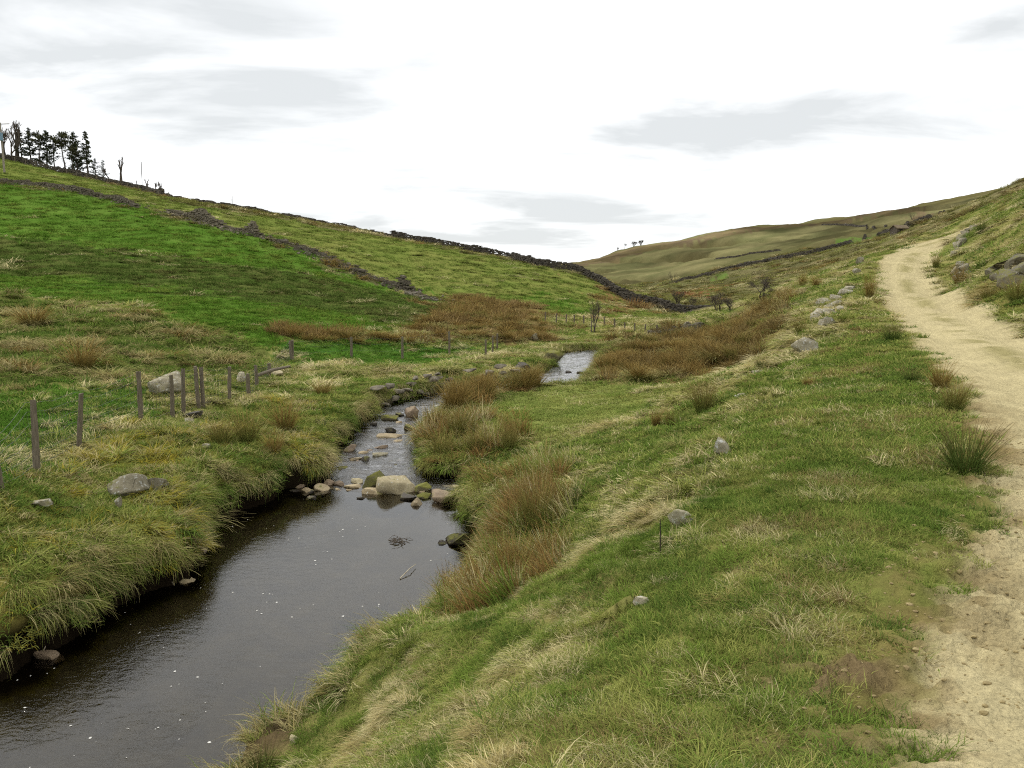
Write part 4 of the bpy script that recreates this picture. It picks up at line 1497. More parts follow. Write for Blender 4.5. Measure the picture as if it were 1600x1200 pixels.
# ---- stone revetment of the left bank at the bend
rev = empty('bank_revetment', tuple(place(640, 612)))
tag(rev, 'old dry stone facing of the far bank along the bend of the beck', 'stone wall')
rg = random.Random(8)
slabs = [rock_mesh('stone', (.46, .30, .13), 400 + k, M_WALL, 2, .5, 4) for k in range(6)]
cnt = 0
bl = [on_water(px, py) for px, py in ((604, 634), (640, 624), (700, 607), (770, 600), (828, 589))]
for a_, b_ in zip(bl[:-1], bl[1:]):
    a_, b_ = np.array(a_), np.array(b_)
    L = np.linalg.norm(b_ - a_)
    nrm = np.array((-(b_ - a_)[1], (b_ - a_)[0])) / L
    for k in range(int(L / .42)):
        t_ = (k + rg.random() * .6) * .42 / L
        for cs in range(5):
            if rg.random() < .58:
                continue
            q = a_ + (b_ - a_) * t_ + nrm * (.02 + cs * .06 + rg.uniform(-.03, .03))
            z_ = float(zw(q[1])) + .04 + cs * .125
            o = obj('stone', slabs[rg.randrange(6)], rev)
            o.location = np.array((q[0] + rg.uniform(-.1, .1), q[1], z_)) - np.array(rev.location)
            o.rotation_euler = (rg.uniform(-.1, .1), rg.uniform(-.08, .08), math.atan2((b_ - a_)[1], (b_ - a_)[0]) + rg.uniform(-.25, .25))
            s_ = rg.uniform(.7, 1.25)
            o.scale = (s_, s_, rg.uniform(.8, 1.2))
            cnt += 1


# ---- dry stone walls
def polyline(P, step):
    P = np.asarray(P, float)
    L = np.concatenate([[0], np.cumsum(np.linalg.norm(np.diff(P, axis=0), axis=1))])
    t = np.arange(0, L[-1], step)
    return np.stack([np.interp(t, L, P[:, k]) for k in range(2)], 1), t, L[-1]


CUBE = np.array([(x, y, z) for x in (-.5, .5) for y in (-.5, .5) for z in (-.5, .5)])
CUBEF = np.array([(0, 1, 3, 2), (4, 6, 7, 5), (0, 4, 5, 1), (2, 3, 7, 6), (0, 2, 6, 4), (1, 5, 7, 3)])


def dry_wall(name, label, pts, hfun, seed, mat, length=.5, course=.17, thick=.55, group=None, rubble=0):
    """pts: plan points; hfun(t in 0..1, rng) -> wall height; all stones real, joined in one part"""
    rg = np.random.default_rng(seed)
    P, t, L = polyline(pts, length)
    Z = gheight(P[:, 0], P[:, 1])
    T = np.gradient(P, axis=0)
    T /= np.linalg.norm(T, axis=1)[:, None] + 1e-9
    VV, FF, nv = [], [], 0
    hh = hfun(t / L, P)
    for i in range(len(P)):
        h = hh[i]
        nc = int(h / course) + (1 if h > .1 else 0)
        for cs in range(nc):
            if cs > nc - 2 and rg.random() < .04:
                continue
            ln = length * rg.uniform(1.0, 1.45)
            hg = course * rg.uniform(.75, 1.2)
            th = thick * (1 - .3 * cs / 8) * rg.uniform(.8, 1.1)
            tx, ty = T[i]
            off = (rg.random() - .5) * length + (cs % 2) * length * .5
            v = CUBE * (1 + rg.uniform(-.12, .12, (8, 3)))
            lx, ly, lz = v[:, 0] * ln, v[:, 1] * th, v[:, 2] * hg
            a = rg.normal(0, .12)
            lz = lz + lx * a * .5
            if cs == nc - 1:
                lz = lz * rg.uniform(.9, 1.35)
            X = P[i, 0] + tx * (lx + off) - ty * (ly + rg.normal(0, .05))
            Y = P[i, 1] + ty * (lx + off) + tx * (ly + rg.normal(0, .05))
            VV.append(np.stack([X, Y, Z[i] + (cs - .5) * course + lz], 1))
            FF.append(CUBEF + nv)
            nv += 8
    for _ in range(rubble):
        i = rg.integers(0, len(P))
        o_ = rg.normal(0, .75)
        X0, Y0 = P[i, 0] - T[i, 1] * o_, P[i, 1] + T[i, 0] * o_
        v = CUBE * (1 + rg.uniform(-.15, .15, (8, 3))) * np.array((rg.uniform(.2, .5), rg.uniform(.15, .35), rg.uniform(.12, .25)))
        a = rg.random() * 6.28
        zz = ground(X0, Y0) + .05 + v[:, 2] + v[:, 0] * rg.normal(0, .3)
        VV.append(np.stack([X0 + v[:, 0] * math.cos(a) - v[:, 1] * math.sin(a), Y0 + v[:, 0] * math.sin(a) + v[:, 1] * math.cos(a), zz], 1))
        FF.append(CUBEF + nv)
        nv += 8
    if not VV:
        return None
    e = empty(name, (P[0, 0], P[0, 1], float(Z[0])))
    tag(e, label, 'stone wall', group)
    me = mesh_np('stonework', np.concatenate(VV) - np.array(e.location), np.concatenate(FF), mat, False)
    o = obj('stonework', me, e)
    o['kind'] = 'stuff'
    return e


def pts_depth(lst):
    return [(ray(px, 0)[0] * 1.0 and at_depth(px, py, Y)[0], Y) for px, py, Y in lst]


def ragged(base_h, amp, f, seed):
    def fn(t, P):
        return np.maximum(0, base_h + amp * (fbm(P[:, 0] * f, P[:, 1] * f, seed, 3, .6) - .5) * 2)
    return fn


def crest(px, k=1.0):
    Ys = np.linspace(80, 240, 400)
    X = ray(px, 300)[0] / ray(px, 300)[1] * Ys
    e_ = (gheight(X, Ys) - ZC) / Ys
    i_ = int(np.argmax(e_))
    return np.array((X[i_] * k, Ys[i_] * k))


sk = [(1118, 493, 77), (1100, 490, 79), (1050, 482, 83), (1020, 476, 86), (990, 470, 88), (965, 458, 91), (950, 448, 94), (925, 436, 99), (900, 426, 104), (850, 416, 112), (800, 408, 120), (700, 388, 130), (610, 370, 139)]
sk = pts_depth(sk[:8]) + [crest(px, .99) for px in (890, 860, 830, 800, 770, 740, 710, 680, 650, 610)]
dry_wall('dry_stone_wall', 'long dark dry stone wall running down the left hill skyline into the valley', sk, ragged(1.02, .08, .3, 5), 1, M_FARWALL, .36, .13, .5)
sk = [crest(px, .99) for px in (608, 580, 550, 520, 490, 460, 430, 400, 370, 340, 310, 280, 258)]
dry_wall('dry_stone_wall', 'low heather grown wall along the middle of the left skyline', sk, ragged(.55, .2, .3, 15), 2, M_FARWALL, .4, .13)
sk = [crest(px, .99) for px in (255, 230, 205, 180, 155, 130, 105, 80, 55, 30, 5, -20, -60, -120, -180)]
dry_wall('dry_stone_wall', 'dark wall below the row of conifers on the skyline', sk, ragged(1.15, .12, .3, 25), 3, M_FARWALL, .4, .14)
rw = [place(px, py)[:2] for px, py in ((-150, 262), (0, 286), (40, 288), (80, 294), (130, 303), (180, 313), (214, 325))]
dry_wall('ruined_wall', 'sagging ruined wall at the left edge of the hill field', rw, ragged(.75, .6, .3, 35), 4, M_WALL, .36, .13, .6, rubble=260)
rw = [place(px, py)[:2] for px, py in ((264, 332), (300, 342), (332, 352), (360, 358), (395, 366), (402, 370))]
dry_wall('ruined_wall', 'broken wall section with two dark upstanding stubs in the hill field', rw,
         lambda t, P: .45 + 1.1 * np.exp(-((t - .42) / .15) ** 2) + 1.1 * np.exp(-((t - .93) / .06) ** 2) + .5 * (fbm(P[:, 0] * .8, P[:, 1] * .8, 3, 2) - .5), 5, M_WALL, .36, .13, .7, rubble=200)
rw = [place(px, py)[:2] for px, py in ((404, 370), (440, 380), (470, 388), (500, 400), (530, 413), (560, 427), (590, 438), (606, 444), (640, 455), (685, 472))]
dry_wall('ruined_wall', 'low line of fallen wall stones descending the hill to the brown rushes', rw,
         lambda t, P: -.32 + 1.1 * fbm(P[:, 0] * .6, P[:, 1] * .6, 7, 3) + .8 * np.exp(-((t - .72) / .02) ** 2) + .5 * np.exp(-((t - .27) / .02) ** 2), 6, M_WALL, .36, .13, .7, rubble=420)
rw = [place(px, py)[:2] for px, py in ((1022, 523), (1045, 518), (1070, 513), (1092, 508))]
dry_wall('ruined_wall', 'short grey wall behind the brown rush bed', rw, ragged(.22, .22, .8, 45), 7, M_WALL, .4, .16, rubble=40)
fw = [place(px, py)[:2] for px, py in ((1058, 442), (1100, 432), (1150, 420), (1200, 409), (1225, 405), (1270, 396), (1320, 384), (1350, 375), (1372, 367), (1395, 362), (1420, 356), (1450, 343), (1475, 332))]
dry_wall('field_wall', 'dark field wall climbing the far right hillside past the barn', fw, ragged(1.25, .3, .05, 55), 8, M_FARWALL, .9, .26, .8)
fw = [place(px, py)[:2] for px, py in ((1285, 352), (1320, 352), (1350, 354), (1385, 356))]
dry_wall('field_wall', 'thin far wall above the barn field', fw, ragged(1.1, .3, .05, 65), 9, M_FARWALL, 1.2, .3, .9)
fw = [place(px, py)[:2] for px, py in ((1120, 405), (1150, 402), (1180, 396), (1215, 392))]
dry_wall('field_wall', 'faint dark wall high on the far hillside', fw, ragged(1.0, .4, .05, 75), 10, M_FARWALL, 1.2, .3, .9)


# ---- fences
def post_mesh(seed):
    rg = np.random.default_rng(seed)
    VV = []
    nseg, nring = 8, 7
    for i in range(nring):
        z = i / (nring - 1)
        r_ = (.055 - .008 * z) * rg.uniform(.92, 1.08)
        for k in range(nseg):
            a = 2 * math.pi * k / nseg
            q = r_ * rg.uniform(.9, 1.1)
            VV.append((math.cos(a) * q + .01 * math.sin(3 * z + seed), math.sin(a) * q, z + (rg.uniform(-.015, .015) if i == nring - 1 else 0)))
    FF = [(i * nseg + k, i * nseg + (k + 1) % nseg, (i + 1) * nseg + (k + 1) % nseg, (i + 1) * nseg + k) for i in range(nring - 1) for k in range(nseg)]
    VV.append((0, 0, 1.0))
    T3 = [((nring - 1) * nseg + k, (nring - 1) * nseg + (k + 1) % nseg, len(VV) - 1) for k in range(nseg)]
    return mesh_np('post', VV, [np.array(FF), np.array(T3)], M_WOOD, False)


POSTS = [post_mesh(k) for k in range(5)]


def tube_mesh(name, pts, rad, mat, sides=4):
    pts = np.asarray(pts, float)
    T = np.gradient(pts, axis=0)
    T /= np.linalg.norm(T, axis=1)[:, None] + 1e-9
    up_ = np.array((0, 0, 1.0))
    A_ = np.cross(T, up_)
    A_ /= np.linalg.norm(A_, axis=1)[:, None] + 1e-9
    B_ = np.cross(A_, T)
    rad = np.broadcast_to(rad, (len(pts),))
    VV = np.concatenate([pts[:, None] + rad[:, None, None] * (math.cos(2 * math.pi * k / sides) * A_[:, None] + math.sin(2 * math.pi * k / sides) * B_[:, None]) for k in range(sides)], 1).reshape(-1, 3)
    FF = [(i * sides + k, i * sides + (k + 1) % sides, (i + 1) * sides + (k + 1) % sides, (i + 1) * sides + k) for i in range(len(pts) - 1) for k in range(sides)]
    return mesh_np(name, VV, np.array(FF), mat, True)


def fence(name, label, posts, seed, wires=(), net=False, thick=1.0, group=None):
    """posts: (x_top, y_top, x_base, y_base) in photo pixels"""
    rg = random.Random(seed)
    e, tops, bases = None, [], []
    for k, (xt, yt, xb, yb) in enumerate(posts):
        B = place(xb, yb)
        s = px_size(B)
        hgt = (yb - yt) * s * 1.02
        if e is None:
            e = empty(name, tuple(B))
            tag(e, label, 'fence', group)
        o = obj('post', POSTS[(k + seed) % 5], e)
        o.location = B - np.array(e.location) - np.array((0, 0, .15))
        o.scale = (thick * rg.uniform(.85, 1.2), thick * rg.uniform(.85, 1.2), hgt + .15)
        lx = (xt - xb) * s
        o.rotation_euler = (rg.uniform(-.05, .05), math.atan2(lx, hgt), rg.uniform(0, 6.28))
        bases.append(B)
        tops.append(B + np.array((lx, 0, hgt)))
    bases, tops = np.array(bases), np.array(tops)
    for f in wires:
        pts = []
        for k in range(len(bases) - 1):
            p, q = bases[k] + (tops[k] - bases[k]) * f, bases[k + 1] + (tops[k + 1] - bases[k + 1]) * f
            for t_ in np.linspace(0, 1, 6)[:-1]:
                w_ = p + (q - p) * t_
                w_[2] -= .05 * math.sin(math.pi * t_) * rg.uniform(.5, 1.5)
                pts.append(w_)
        pts.append(bases[-1] + (tops[-1] - bases[-1]) * f)
        obj('wire', tube_mesh('wire', np.array(pts) - np.array(e.location), .0026 * thick, M_WIRE, 3), e)
    if net:
        VV, FF = [], []
        for k in range(len(bases) - 1):
            L = np.linalg.norm(bases[k + 1] - bases[k])
            m_ = max(2, int(L / .16))
            for j in range(m_):
                t_ = j / m_
                b_ = bases[k] * (1 - t_) + bases[k + 1] * t_
                tp = tops[k] * (1 - t_) + tops[k + 1] * t_
                lo, hi = b_ + (tp - b_) * .08, b_ + (tp - b_) * .82
                for sgn in (-1, 1):
                    VV += [lo + np.array((.002 * sgn, 0, 0)), hi + np.array((.002 * sgn, 0, 0))]
                n0 = len(VV) - 4
                FF.append((n0, n0 + 1, n0 + 3, n0 + 2))
        o = obj('netting', mesh_np('netting', np.array(VV) - np.array(e.location), np.array(FF), M_WIRE, False), e)
    return e


fence('wire_fence', 'wire fence of leaning weathered posts along the left bank', [
    (-14, 690, 2, 765), (47, 627, 58, 738), (110, 615, 121, 704), (219, 582, 220, 663), (271, 586, 269, 651), (289, 578, 287, 647), (312, 573, 311, 638), (320, 575, 318, 637),
    (360, 574, 359, 625), (388, 584, 388, 620), (402, 571, 402, 603), (420, 568, 420, 590), (455, 532, 456, 562)], 1, (.12, .3, .48, .66, .84, .97), True)
fence('wire_fence', 'line of fence posts standing in the green strip at the hill foot', [
    (455, 533, 456, 563), (549, 527, 549, 560), (629, 527, 629, 561), (702, 518, 702, 556), (759, 531, 759, 557), (770, 525, 770, 552), (777, 522, 777, 546)], 2, (.4, .7, .95), False, .95)
fence('wire_fence', 'far row of small fence posts across the field below the skyline wall', [
    (852, 488, 852, 502), (869, 490, 869, 505), (885, 491, 885, 506), (897, 492, 897, 506), (912, 493, 912, 507), (928, 494, 928, 508), (944, 495, 944, 509), (960, 498, 960, 512), (976, 504, 976, 516),
    (992, 505, 992, 518), (1008, 507, 1008, 519), (1026, 508, 1026, 521)], 3, (.9,), False, 1.0)
sp_ = []
for k in range(17):
    px = 8 + k * 16
    cq = crest(px, .955)
    cz = ground(cq[0], cq[1])
    dd_ = cq[1] * CT + (ZC - cz) * ST
    py = 600 - F * ((cq[1] * ST + (cz - ZC) * CT) / dd_)
    sp_.append((px + rg.uniform(-1, 1), py - 8, px, py + .3))
fence('wire_fence', 'fence posts along the foot of the dark skyline wall', sp_, 4, (.9,), False, 1.3)

o = obj('fallen_rail', tube_mesh('fallen_rail', [place(402, 599) + np.array((0, 0, .25)), place(428, 594) + np.array((0, 0, .34)), place(453, 590) + np.array((0, 0, .38))], [.05, .055, .045], M_WOOD, 7))
tag(o, 'long wooden rail leaning low across the corner of the bank fence', 'rail')

# ---- utility pole on the hill
B = place(7, 271)
s = px_size(B)
e = empty('utility_pole', tuple(B))
tag(e, 'wooden utility pole with crossarm and blue box at the left edge', 'utility pole')
M_BLUE = plain_mat('blue_paint', (96, 128, 150), (128, 156, 172), 3.0, .6, .1)
H_ = 77 * s
obj('pole', tube_mesh('pole', [(0, 0, -.3), (-.02, 0, H_ * .5), (-.08, 0, H_)], [.16, .14, .11], plain_mat('pole_wood', (120, 112, 98), (160, 152, 138), 4, .9, .2), 8), e)
obj('crossarm', tube_mesh('crossarm', [(-1.4, 0, H_ * .965), (0, 0, H_ * .97), (1.35, 0, H_ * .975)], .07, M_WOOD, 4), e)
for k_ in (-1.2, 0, 1.15):
    obj('insulator', tube_mesh('insulator', [(k_, 0, H_ * .97), (k_, 0, H_ * .97 + .35)], [.05, .035], M_WIRE, 6), e)
me = mesh_np('transformer', CUBE * np.array((.8, .6, 1.15)) + np.array((-.2, -.3, H_ * .72)), CUBEF, M_BLUE, False)
obj('transformer', me, e)


# ---- trees
class MB:
    def __init__(s):
        s.V, s.F, s.n = [], [], 0

    def tube(s, pts, r0, r1, sides=4):
        pts = np.asarray(pts, float)
        m = len(pts)
        T = np.gradient(pts, axis=0)
        T /= np.linalg.norm(T, axis=1)[:, None] + 1e-9
        ref = np.array((0.3, .2, 1.0)) if abs(T[0][2]) < .8 else np.array((1.0, .2, 0))
        A_ = np.cross(T, ref)
        A_ /= np.linalg.norm(A_, axis=1)[:, None] + 1e-9
        B_ = np.cross(A_, T)
        rad = np.linspace(r0, r1, m)
        for k in range(m):
            for j in range(sides):
                a = 2 * math.pi * j / sides
                s.V.append(pts[k] + rad[k] * (math.cos(a) * A_[k] + math.sin(a) * B_[k]))
        for k in range(m - 1):
            for j in range(sides):
                s.F.append((s.n + k * sides + j, s.n + k * sides + (j + 1) % sides, s.n + (k + 1) * sides + (j + 1) % sides, s.n + (k + 1) * sides + j))
        s.n += m * sides

    def quad(s, p, u, v):
        s.V += [p - u, p - u * .3 + v, p + u * .3 + v, p + u]
        s.F.append((s.n, s.n + 1, s.n + 2, s.n + 3))
        s.n += 4

    def build(s, name, mat, parent=None, loc=None, smooth=True):
        if not s.V:
            return None
        return obj(name, mesh_np(name, np.array(s.V), np.array(s.F), mat, smooth), parent, loc)


M_NEEDLE = plain_mat('conifer_needles', (36, 44, 26), (66, 72, 42), 2.0, .9, .0)
M_NEEDLE2 = plain_mat('pine_needles', (44, 50, 28), (84, 82, 48), 2.0, .9, .0)


def conifer(label, B, H, wid, seed, start=.12, flat=False, dens=1.0, lean=0.0, mat=None, group='conifers on the left skyline'):
    rg = np.random.default_rng(seed)
    e = empty('conifer_tree', tuple(B))
    tag(e, label, 'tree', group)
    tr_, fo = MB(), MB()
    bend = rg.normal(0, .03, 6).cumsum()
    spine = lambda f: np.array((lean * f * H + np.interp(f, np.linspace(0, 1, 6), bend) * H * .4, 0, f * H))
    tr_.tube([spine(f) for f in np.linspace(-.03, 1, 9)], .022 * H, .004 * H, 6)
    nb = int(84 * dens)
    for k in range(nb):
        f = start + (1 - start) * (k + rg.random()) / nb
        prof = (1 - f) ** .75 if not flat else (1.0 - abs(f - .82) / .22 if f > .6 else .12 + .1 * rg.random())
        L = max(.05, prof) * wid * .62 * rg.uniform(.45, 1.25)
        if rg.random() < .12:
            L *= .4
        a = rg.random() * 6.283
        p0 = spine(f)
        d = np.array((math.cos(a), math.sin(a), rg.uniform(-.15, .35)))
        p1 = p0 + d * L * .6 + np.array((0, 0, -.02 * L))
        p2 = p0 + d * L + np.array((0, 0, .10 * L))
        tr_.tube([p0, p1, p2], .006 * H * (1 - f * .6), .0015 * H, 3)
        if flat and f < .62:
            continue
        nq = int(7 + 20 * L / (wid * .5) * (1.7 if flat else 1.0))
        for q in range(nq):
            t_ = .25 + .8 * rg.random()
            p = p0 + (p2 - p0) * t_ + rg.normal(0, .035 * H * (.5 if not flat else .8), 3) * np.array((1, 1, .6))
            u = rg.normal(0, 1, 3)
            u = u / np.linalg.norm(u) * H * rg.uniform(.012, .028)
            v = np.cross(u, rg.normal(0, 1, 3))
            v = v / (np.linalg.norm(v) + 1e-9) * H * rg.uniform(.015, .035)
            fo.quad(p, u, v)
    tr_.build('trunk', M_BARK, e)
    fo.build('crown', mat or M_NEEDLE, e)
    return e


def bare_tree(name, label, B, H, spread, seed, depth=5, trunk=.03, group=None, twist=.35, cat='tree', multi=1, twig=M_TWIG, flatness=0.0):
    rg = np.random.default_rng(seed)
    e = empty(name, tuple(B))
    tag(e, label, cat, group)
    tr_, tw = MB(), MB()

    def grow(p, d, L, r_, lev):
        m = 4
        pts = [p]
        for _ in range(m):
            d = d + rg.normal(0, twist * .35, 3)
            d[2] += .05
            d = d / np.linalg.norm(d)
            pts.append(pts[-1] + d * L / m)
        (tr_ if lev < 2 else tw).tube(pts, r_, r_ * .6, 5 if lev < 2 else 3)
        if lev >= depth:
            return
        nb = 2 + (rg.random() < .6) + (lev > 1)
        for k in range(nb):
            a = rg.random() * 6.283
            side = np.array((math.cos(a) * spread, math.sin(a) * spread, rg.uniform(-.1, .5) - flatness * .4))
            nd = d * .7 + side * .8
            nd /= np.linalg.norm(nd)
            q = pts[-1] if k < 2 else pts[rg.integers(2, m)]
            grow(q, nd, L * rg.uniform(.55, .8), r_ * .58, lev + 1)
    for k in range(multi):
        a = rg.random() * 6.283
        d0 = np.array((math.cos(a) * .25 * (multi > 1), math.sin(a) * .25 * (multi > 1), 1.0))
        grow(np.array((0, 0, -.1)) + np.array((math.cos(a), math.sin(a), 0)) * .05 * H * (multi > 1), d0 / np.linalg.norm(d0), H * .34, trunk * H, 0)
    zmax = max(v[2] for v in (tw.V or tr_.V))
    k = H / zmax
    tr_.V = [v * k for v in tr_.V]
    tw.V = [v * k for v in tw.V]
    tr_.build('trunk', M_BARK, e)
    tw.build('crown', twig, e)
    return e


def on_hill(px, Y):
    x = at_depth(px, 300, Y)[0]
    return np.array((x, Y, ground(x, Y)))


def on_crest(px, back):
    q = crest(px)
    q = q * (1 + back / np.linalg.norm(q))
    return np.array((q[0], q[1], ground(q[0], q[1])))


def sky_h(px, ytop, B):
    """height that puts a top at photo row ytop"""
    return at_depth(px, ytop, B[1])[2] - B[2]


for px, yt, wpx, seed, kw, lab in [
    (37, 203, 20, 1, dict(dens=.55, start=.2), 'thin see-through conifer left of the row on the skyline'),
    (52, 200, 22, 2, dict(dens=.7, start=.25), 'slender conifer second in the skyline row'),
    (66, 207, 20, 3, dict(dens=.8, flat=True, mat=M_NEEDLE2), 'bushy dark pine left of the broadest conifer'),
    (77, 204, 34, 4, dict(dens=1.15), 'broadest dark conifer in the skyline row'),
    (89, 216, 18, 5, dict(dens=.6, flat=True, mat=M_NEEDLE2), 'small pine right of the broadest conifer'),
    (103, 208, 28, 6, dict(dens=1.2, flat=True, mat=M_NEEDLE2, lean=-.05), 'bare-trunked pine with a flat leafy top on the skyline'),
    (116, 228, 26, 7, dict(dens=.8, flat=True, mat=M_NEEDLE2), 'low crowned pine between the flat-topped pine and tall conifer'),
    (126, 207, 26, 8, dict(dens=1.05), 'tall dark conifer at the right of the skyline row'),
    (140, 206, 16, 9, dict(dens=.5, start=.3), 'tall sparse conifer at the right end of the row'),
    (152, 248, 22, 10, dict(dens=.8, start=.05), 'short bushy conifer right of the tall row'),
    (163, 250, 12, 11, dict(dens=.35), 'half dead leaning conifer beyond the row'),
]:
    B = on_crest(px, 1.0 + (seed % 3))
    conifer(lab, B, sky_h(px, yt, B), 1.3 * wpx * B[1] / F, seed, **kw)
for px, yt, seed, sprd, lab in [
    (-14, 190, 20, .5, 'bare twiggy tree cut by the left frame edge on the skyline'),
    (12, 196, 21, .45, 'leafless tree beside the utility pole on the skyline'),
    (24, 202, 22, .45, 'leafless tree between the pole and the first conifer'),
    (31, 188, 23, .3, 'tall thin leafless tree behind the first conifers'),
    (172, 262, 24, .3, 'bare dead sapling right of the conifer row'),
    (190, 243, 25, .12, 'leaning bare dead stem standing alone on the skyline'),
    (231, 279, 26, .2, 'short dead stump with broken top on the skyline'),
    (241, 284, 27, .3, 'small bare sapling beside the dead stump'),
    (251, 283, 28, .2, 'forked bare sapling near the round skyline shrub'),
    (208, 284, 29, .15, 'thin bare stem left of the skyline mast'),
    (214, 281, 33, .15, 'second thin bare stem left of the skyline mast'),
]:
    B = on_crest(px, -.6)
    bare_tree('bare_tree', lab, B, sky_h(px, yt, B), sprd, seed, depth=(5 if sprd > .25 else 3), trunk=(.042 if sprd > .35 else .06), group='leafless trees on the left skyline')
B = on_crest(262, .5)
bare_tree('shrub', 'small round dark shrub on the left skyline', B, sky_h(262, 300, B), .9, 30, depth=5, trunk=.03, multi=4, cat='shrub')
for px, yt, lab in ((223, 253, 'thin straight mast on the left skyline'), (362, 305, 'faint thin mast farther along the skyline')):
    B = on_crest(px, 3.0)
    o = obj('mast', tube_mesh('mast', [(0, 0, -.3), (0, 0, sky_h(px, yt, B) * .6), (0.05, 0, sky_h(px, yt, B))], [.07, .06, .05], M_BARK, 6), None, tuple(B))
    tag(o, lab, 'mast')

# valley trees
for (px, py, yt, sprd, seed, dep, mul, lab, nm) in [
    (1188, 468, 427, 1.1, 40, 6, 2, 'gnarled leafless thorn tree behind the right spur', 'thorn_tree'),
    (1051, 443, 424, .6, 41, 5, 1, 'small leafless tree beside the bright pasture', 'bare_tree'),
    (1061, 481, 450, .6, 42, 5, 4, 'grey leafless bush on the valley floor', 'shrub'),
    (1078, 484, 462, .7, 46, 5, 4, 'low leafless bush right of the taller grey bush', 'shrub'),
    (1122, 486, 454, .8, 43, 5, 5, 'wide grey leafless bush below the reddish bank', 'shrub'),
    (1141, 486, 468, .9, 47, 5, 5, 'low grey bush at the foot of the spur', 'shrub'),
    (926, 520, 466, .22, 44, 4, 3, 'thin leafless sapling on the far bank of the beck', 'bare_tree'),
    (1425, 343, 332, 1.0, 48, 4, 3, 'dark bush in the gully above the barn', 'shrub'),
    (1143, 417, 412, 1.0, 49, 4, 3, 'tiny dark bush by the far field wall', 'shrub'),
]:
    B = place(px, py)
    H_ = max(1.0, (py - yt) * px_size(B))
    bare_tree(nm, lab, B, H_, sprd, seed, depth=dep, trunk=.022, multi=mul, cat='tree' if 'tree' in nm else 'shrub', flatness=.6 if nm == 'thorn_tree' else 0, twist=.7 if nm == 'thorn_tree' else .4)
for (px, yt, Y, sprd, seed, lab) in [(966, 385, 650, .5, 50, 'leafless tree standing on the far skyline'), (978, 387, 645, .6, 53, 'small tree right of the far skyline tree'),
                                     (992, 382, 640, .9, 51, 'dark thicket on the far skyline'), (1003, 384, 630, .9, 52, 'low right end of the far skyline thicket')]:
    B = on_hill(px, Y)
    bare_tree('bare_tree', lab, B, max(4.5, sky_h(px, yt, B)), sprd, seed, depth=6, trunk=.03, multi=1 if px < 985 else 6, group='trees on the far skyline')

# ---- field barn
B = place(1405, 364)
s = px_size(B)
e = empty('field_barn', tuple(B))
e.rotation_euler = (0, 0, .25)
tag(e, 'small stone field barn with a brown roof on the far right hillside', 'barn')
bw, bd, bh = 21 * s, 15 * s, 6.5 * s
M_BARN = rock_mat('barn_stone', (70, 62, 54), (104, 94, 80), lichen=.2, scale=.4)
M_ROOF = plain_mat('stone_slate_roof', (98, 86, 66), (122, 108, 84), 1.5, .9, .3)
vv = CUBE * np.array((bw, bd, bh + 1)) + np.array((0, 0, bh / 2 - .5))
obj('wall', mesh_np('wall', vv, CUBEF, M_BARN, False), e)
for sx in (-1, 1):
    g = [(sx * (bw / 2 - .02), -bd / 2, bh), (sx * (bw / 2 - .02), bd / 2, bh), (sx * (bw / 2 - .02), 0, bh + bd * .3), (sx * (bw / 2 - .4), -bd / 2, bh), (sx * (bw / 2 - .4), bd / 2, bh), (sx * (bw / 2 - .4), 0, bh + bd * .3)]
    obj('gable', mesh_np('gable', g, [np.array([(0, 1, 2), (3, 5, 4)]), np.array([(0, 3, 4, 1), (1, 4, 5, 2), (2, 5, 3, 0)])], M_BARN, False), e)
for sy in (-1, 1):
    r0 = np.array([(-bw / 2 - .2, sy * (bd / 2 + .2), bh - .1), (bw / 2 + .2, sy * (bd / 2 + .2), bh - .1), (bw / 2 + .2, 0, bh + bd * .3 + .03), (-bw / 2 - .2, 0, bh + bd * .3 + .03)])
    r1 = r0 + np.array((0, 0, .18))
    q = np.concatenate([r0, r1])
    obj('roof', mesh_np('roof', q, np.array([(0, 3, 2, 1), (4, 5, 6, 7), (0, 1, 5, 4), (1, 2, 6, 5), (2, 3, 7, 6), (3, 0, 4, 7)]), M_ROOF, False), e)
obj('doorway', mesh_np('doorway', CUBE * np.array((bw * .16, .12, bh * .75)) + np.array((-bw * .15, -bd / 2 - .02, bh * .36)), CUBEF, plain_mat('doorway_dark', (30, 26, 22), (44, 38, 32), 4), False), e)  # near-black slab set on the barn front as the doorway


# ---- rush clumps
def rush_mat(name, lo, mid, tip):
    m, t, out = new_mat(name)
    f = N(t, 'ShaderNodeAttribute', _attribute_name='along')
    bv = N(t, 'ShaderNodeAttribute', _attribute_name='bv')
    r_ = t.nodes.new('ShaderNodeValToRGB')
    el = r_.color_ramp.elements
    el[0].color, el[1].color = (*c(*lo), 1), (*c(*tip), 1)
    k = el.new(.5)
    k.color = (*c(*mid), 1)
    t.links.new(f.outputs['Fac'], r_.inputs[0])
    sc_ = t.nodes.new('ShaderNodeVectorMath')
    sc_.operation = 'SCALE'
    t.links.new(r_.outputs[0], sc_.inputs[0])
    t.links.new(bv.outputs['Fac'], sc_.inputs['Scale'])
    d = t.nodes.new('ShaderNodeBsdfDiffuse')
    t.links.new(sc_.outputs[0], d.inputs['Color'])
    t.links.new(d.outputs[0], out.inputs[0])
    return m


RM = {'green': rush_mat('green_rush', (84, 106, 48), (88, 102, 50), (124, 104, 70)), 'mixed': rush_mat('mixed_rush', (104, 118, 56), (124, 120, 64), (152, 132, 82)),
      'brown': rush_mat('brown_rush', (114, 108, 60), (136, 115, 64), (162, 138, 84)), 'straw': rush_mat('straw_tussock', (112, 122, 60), (142, 138, 82), (176, 164, 116))}


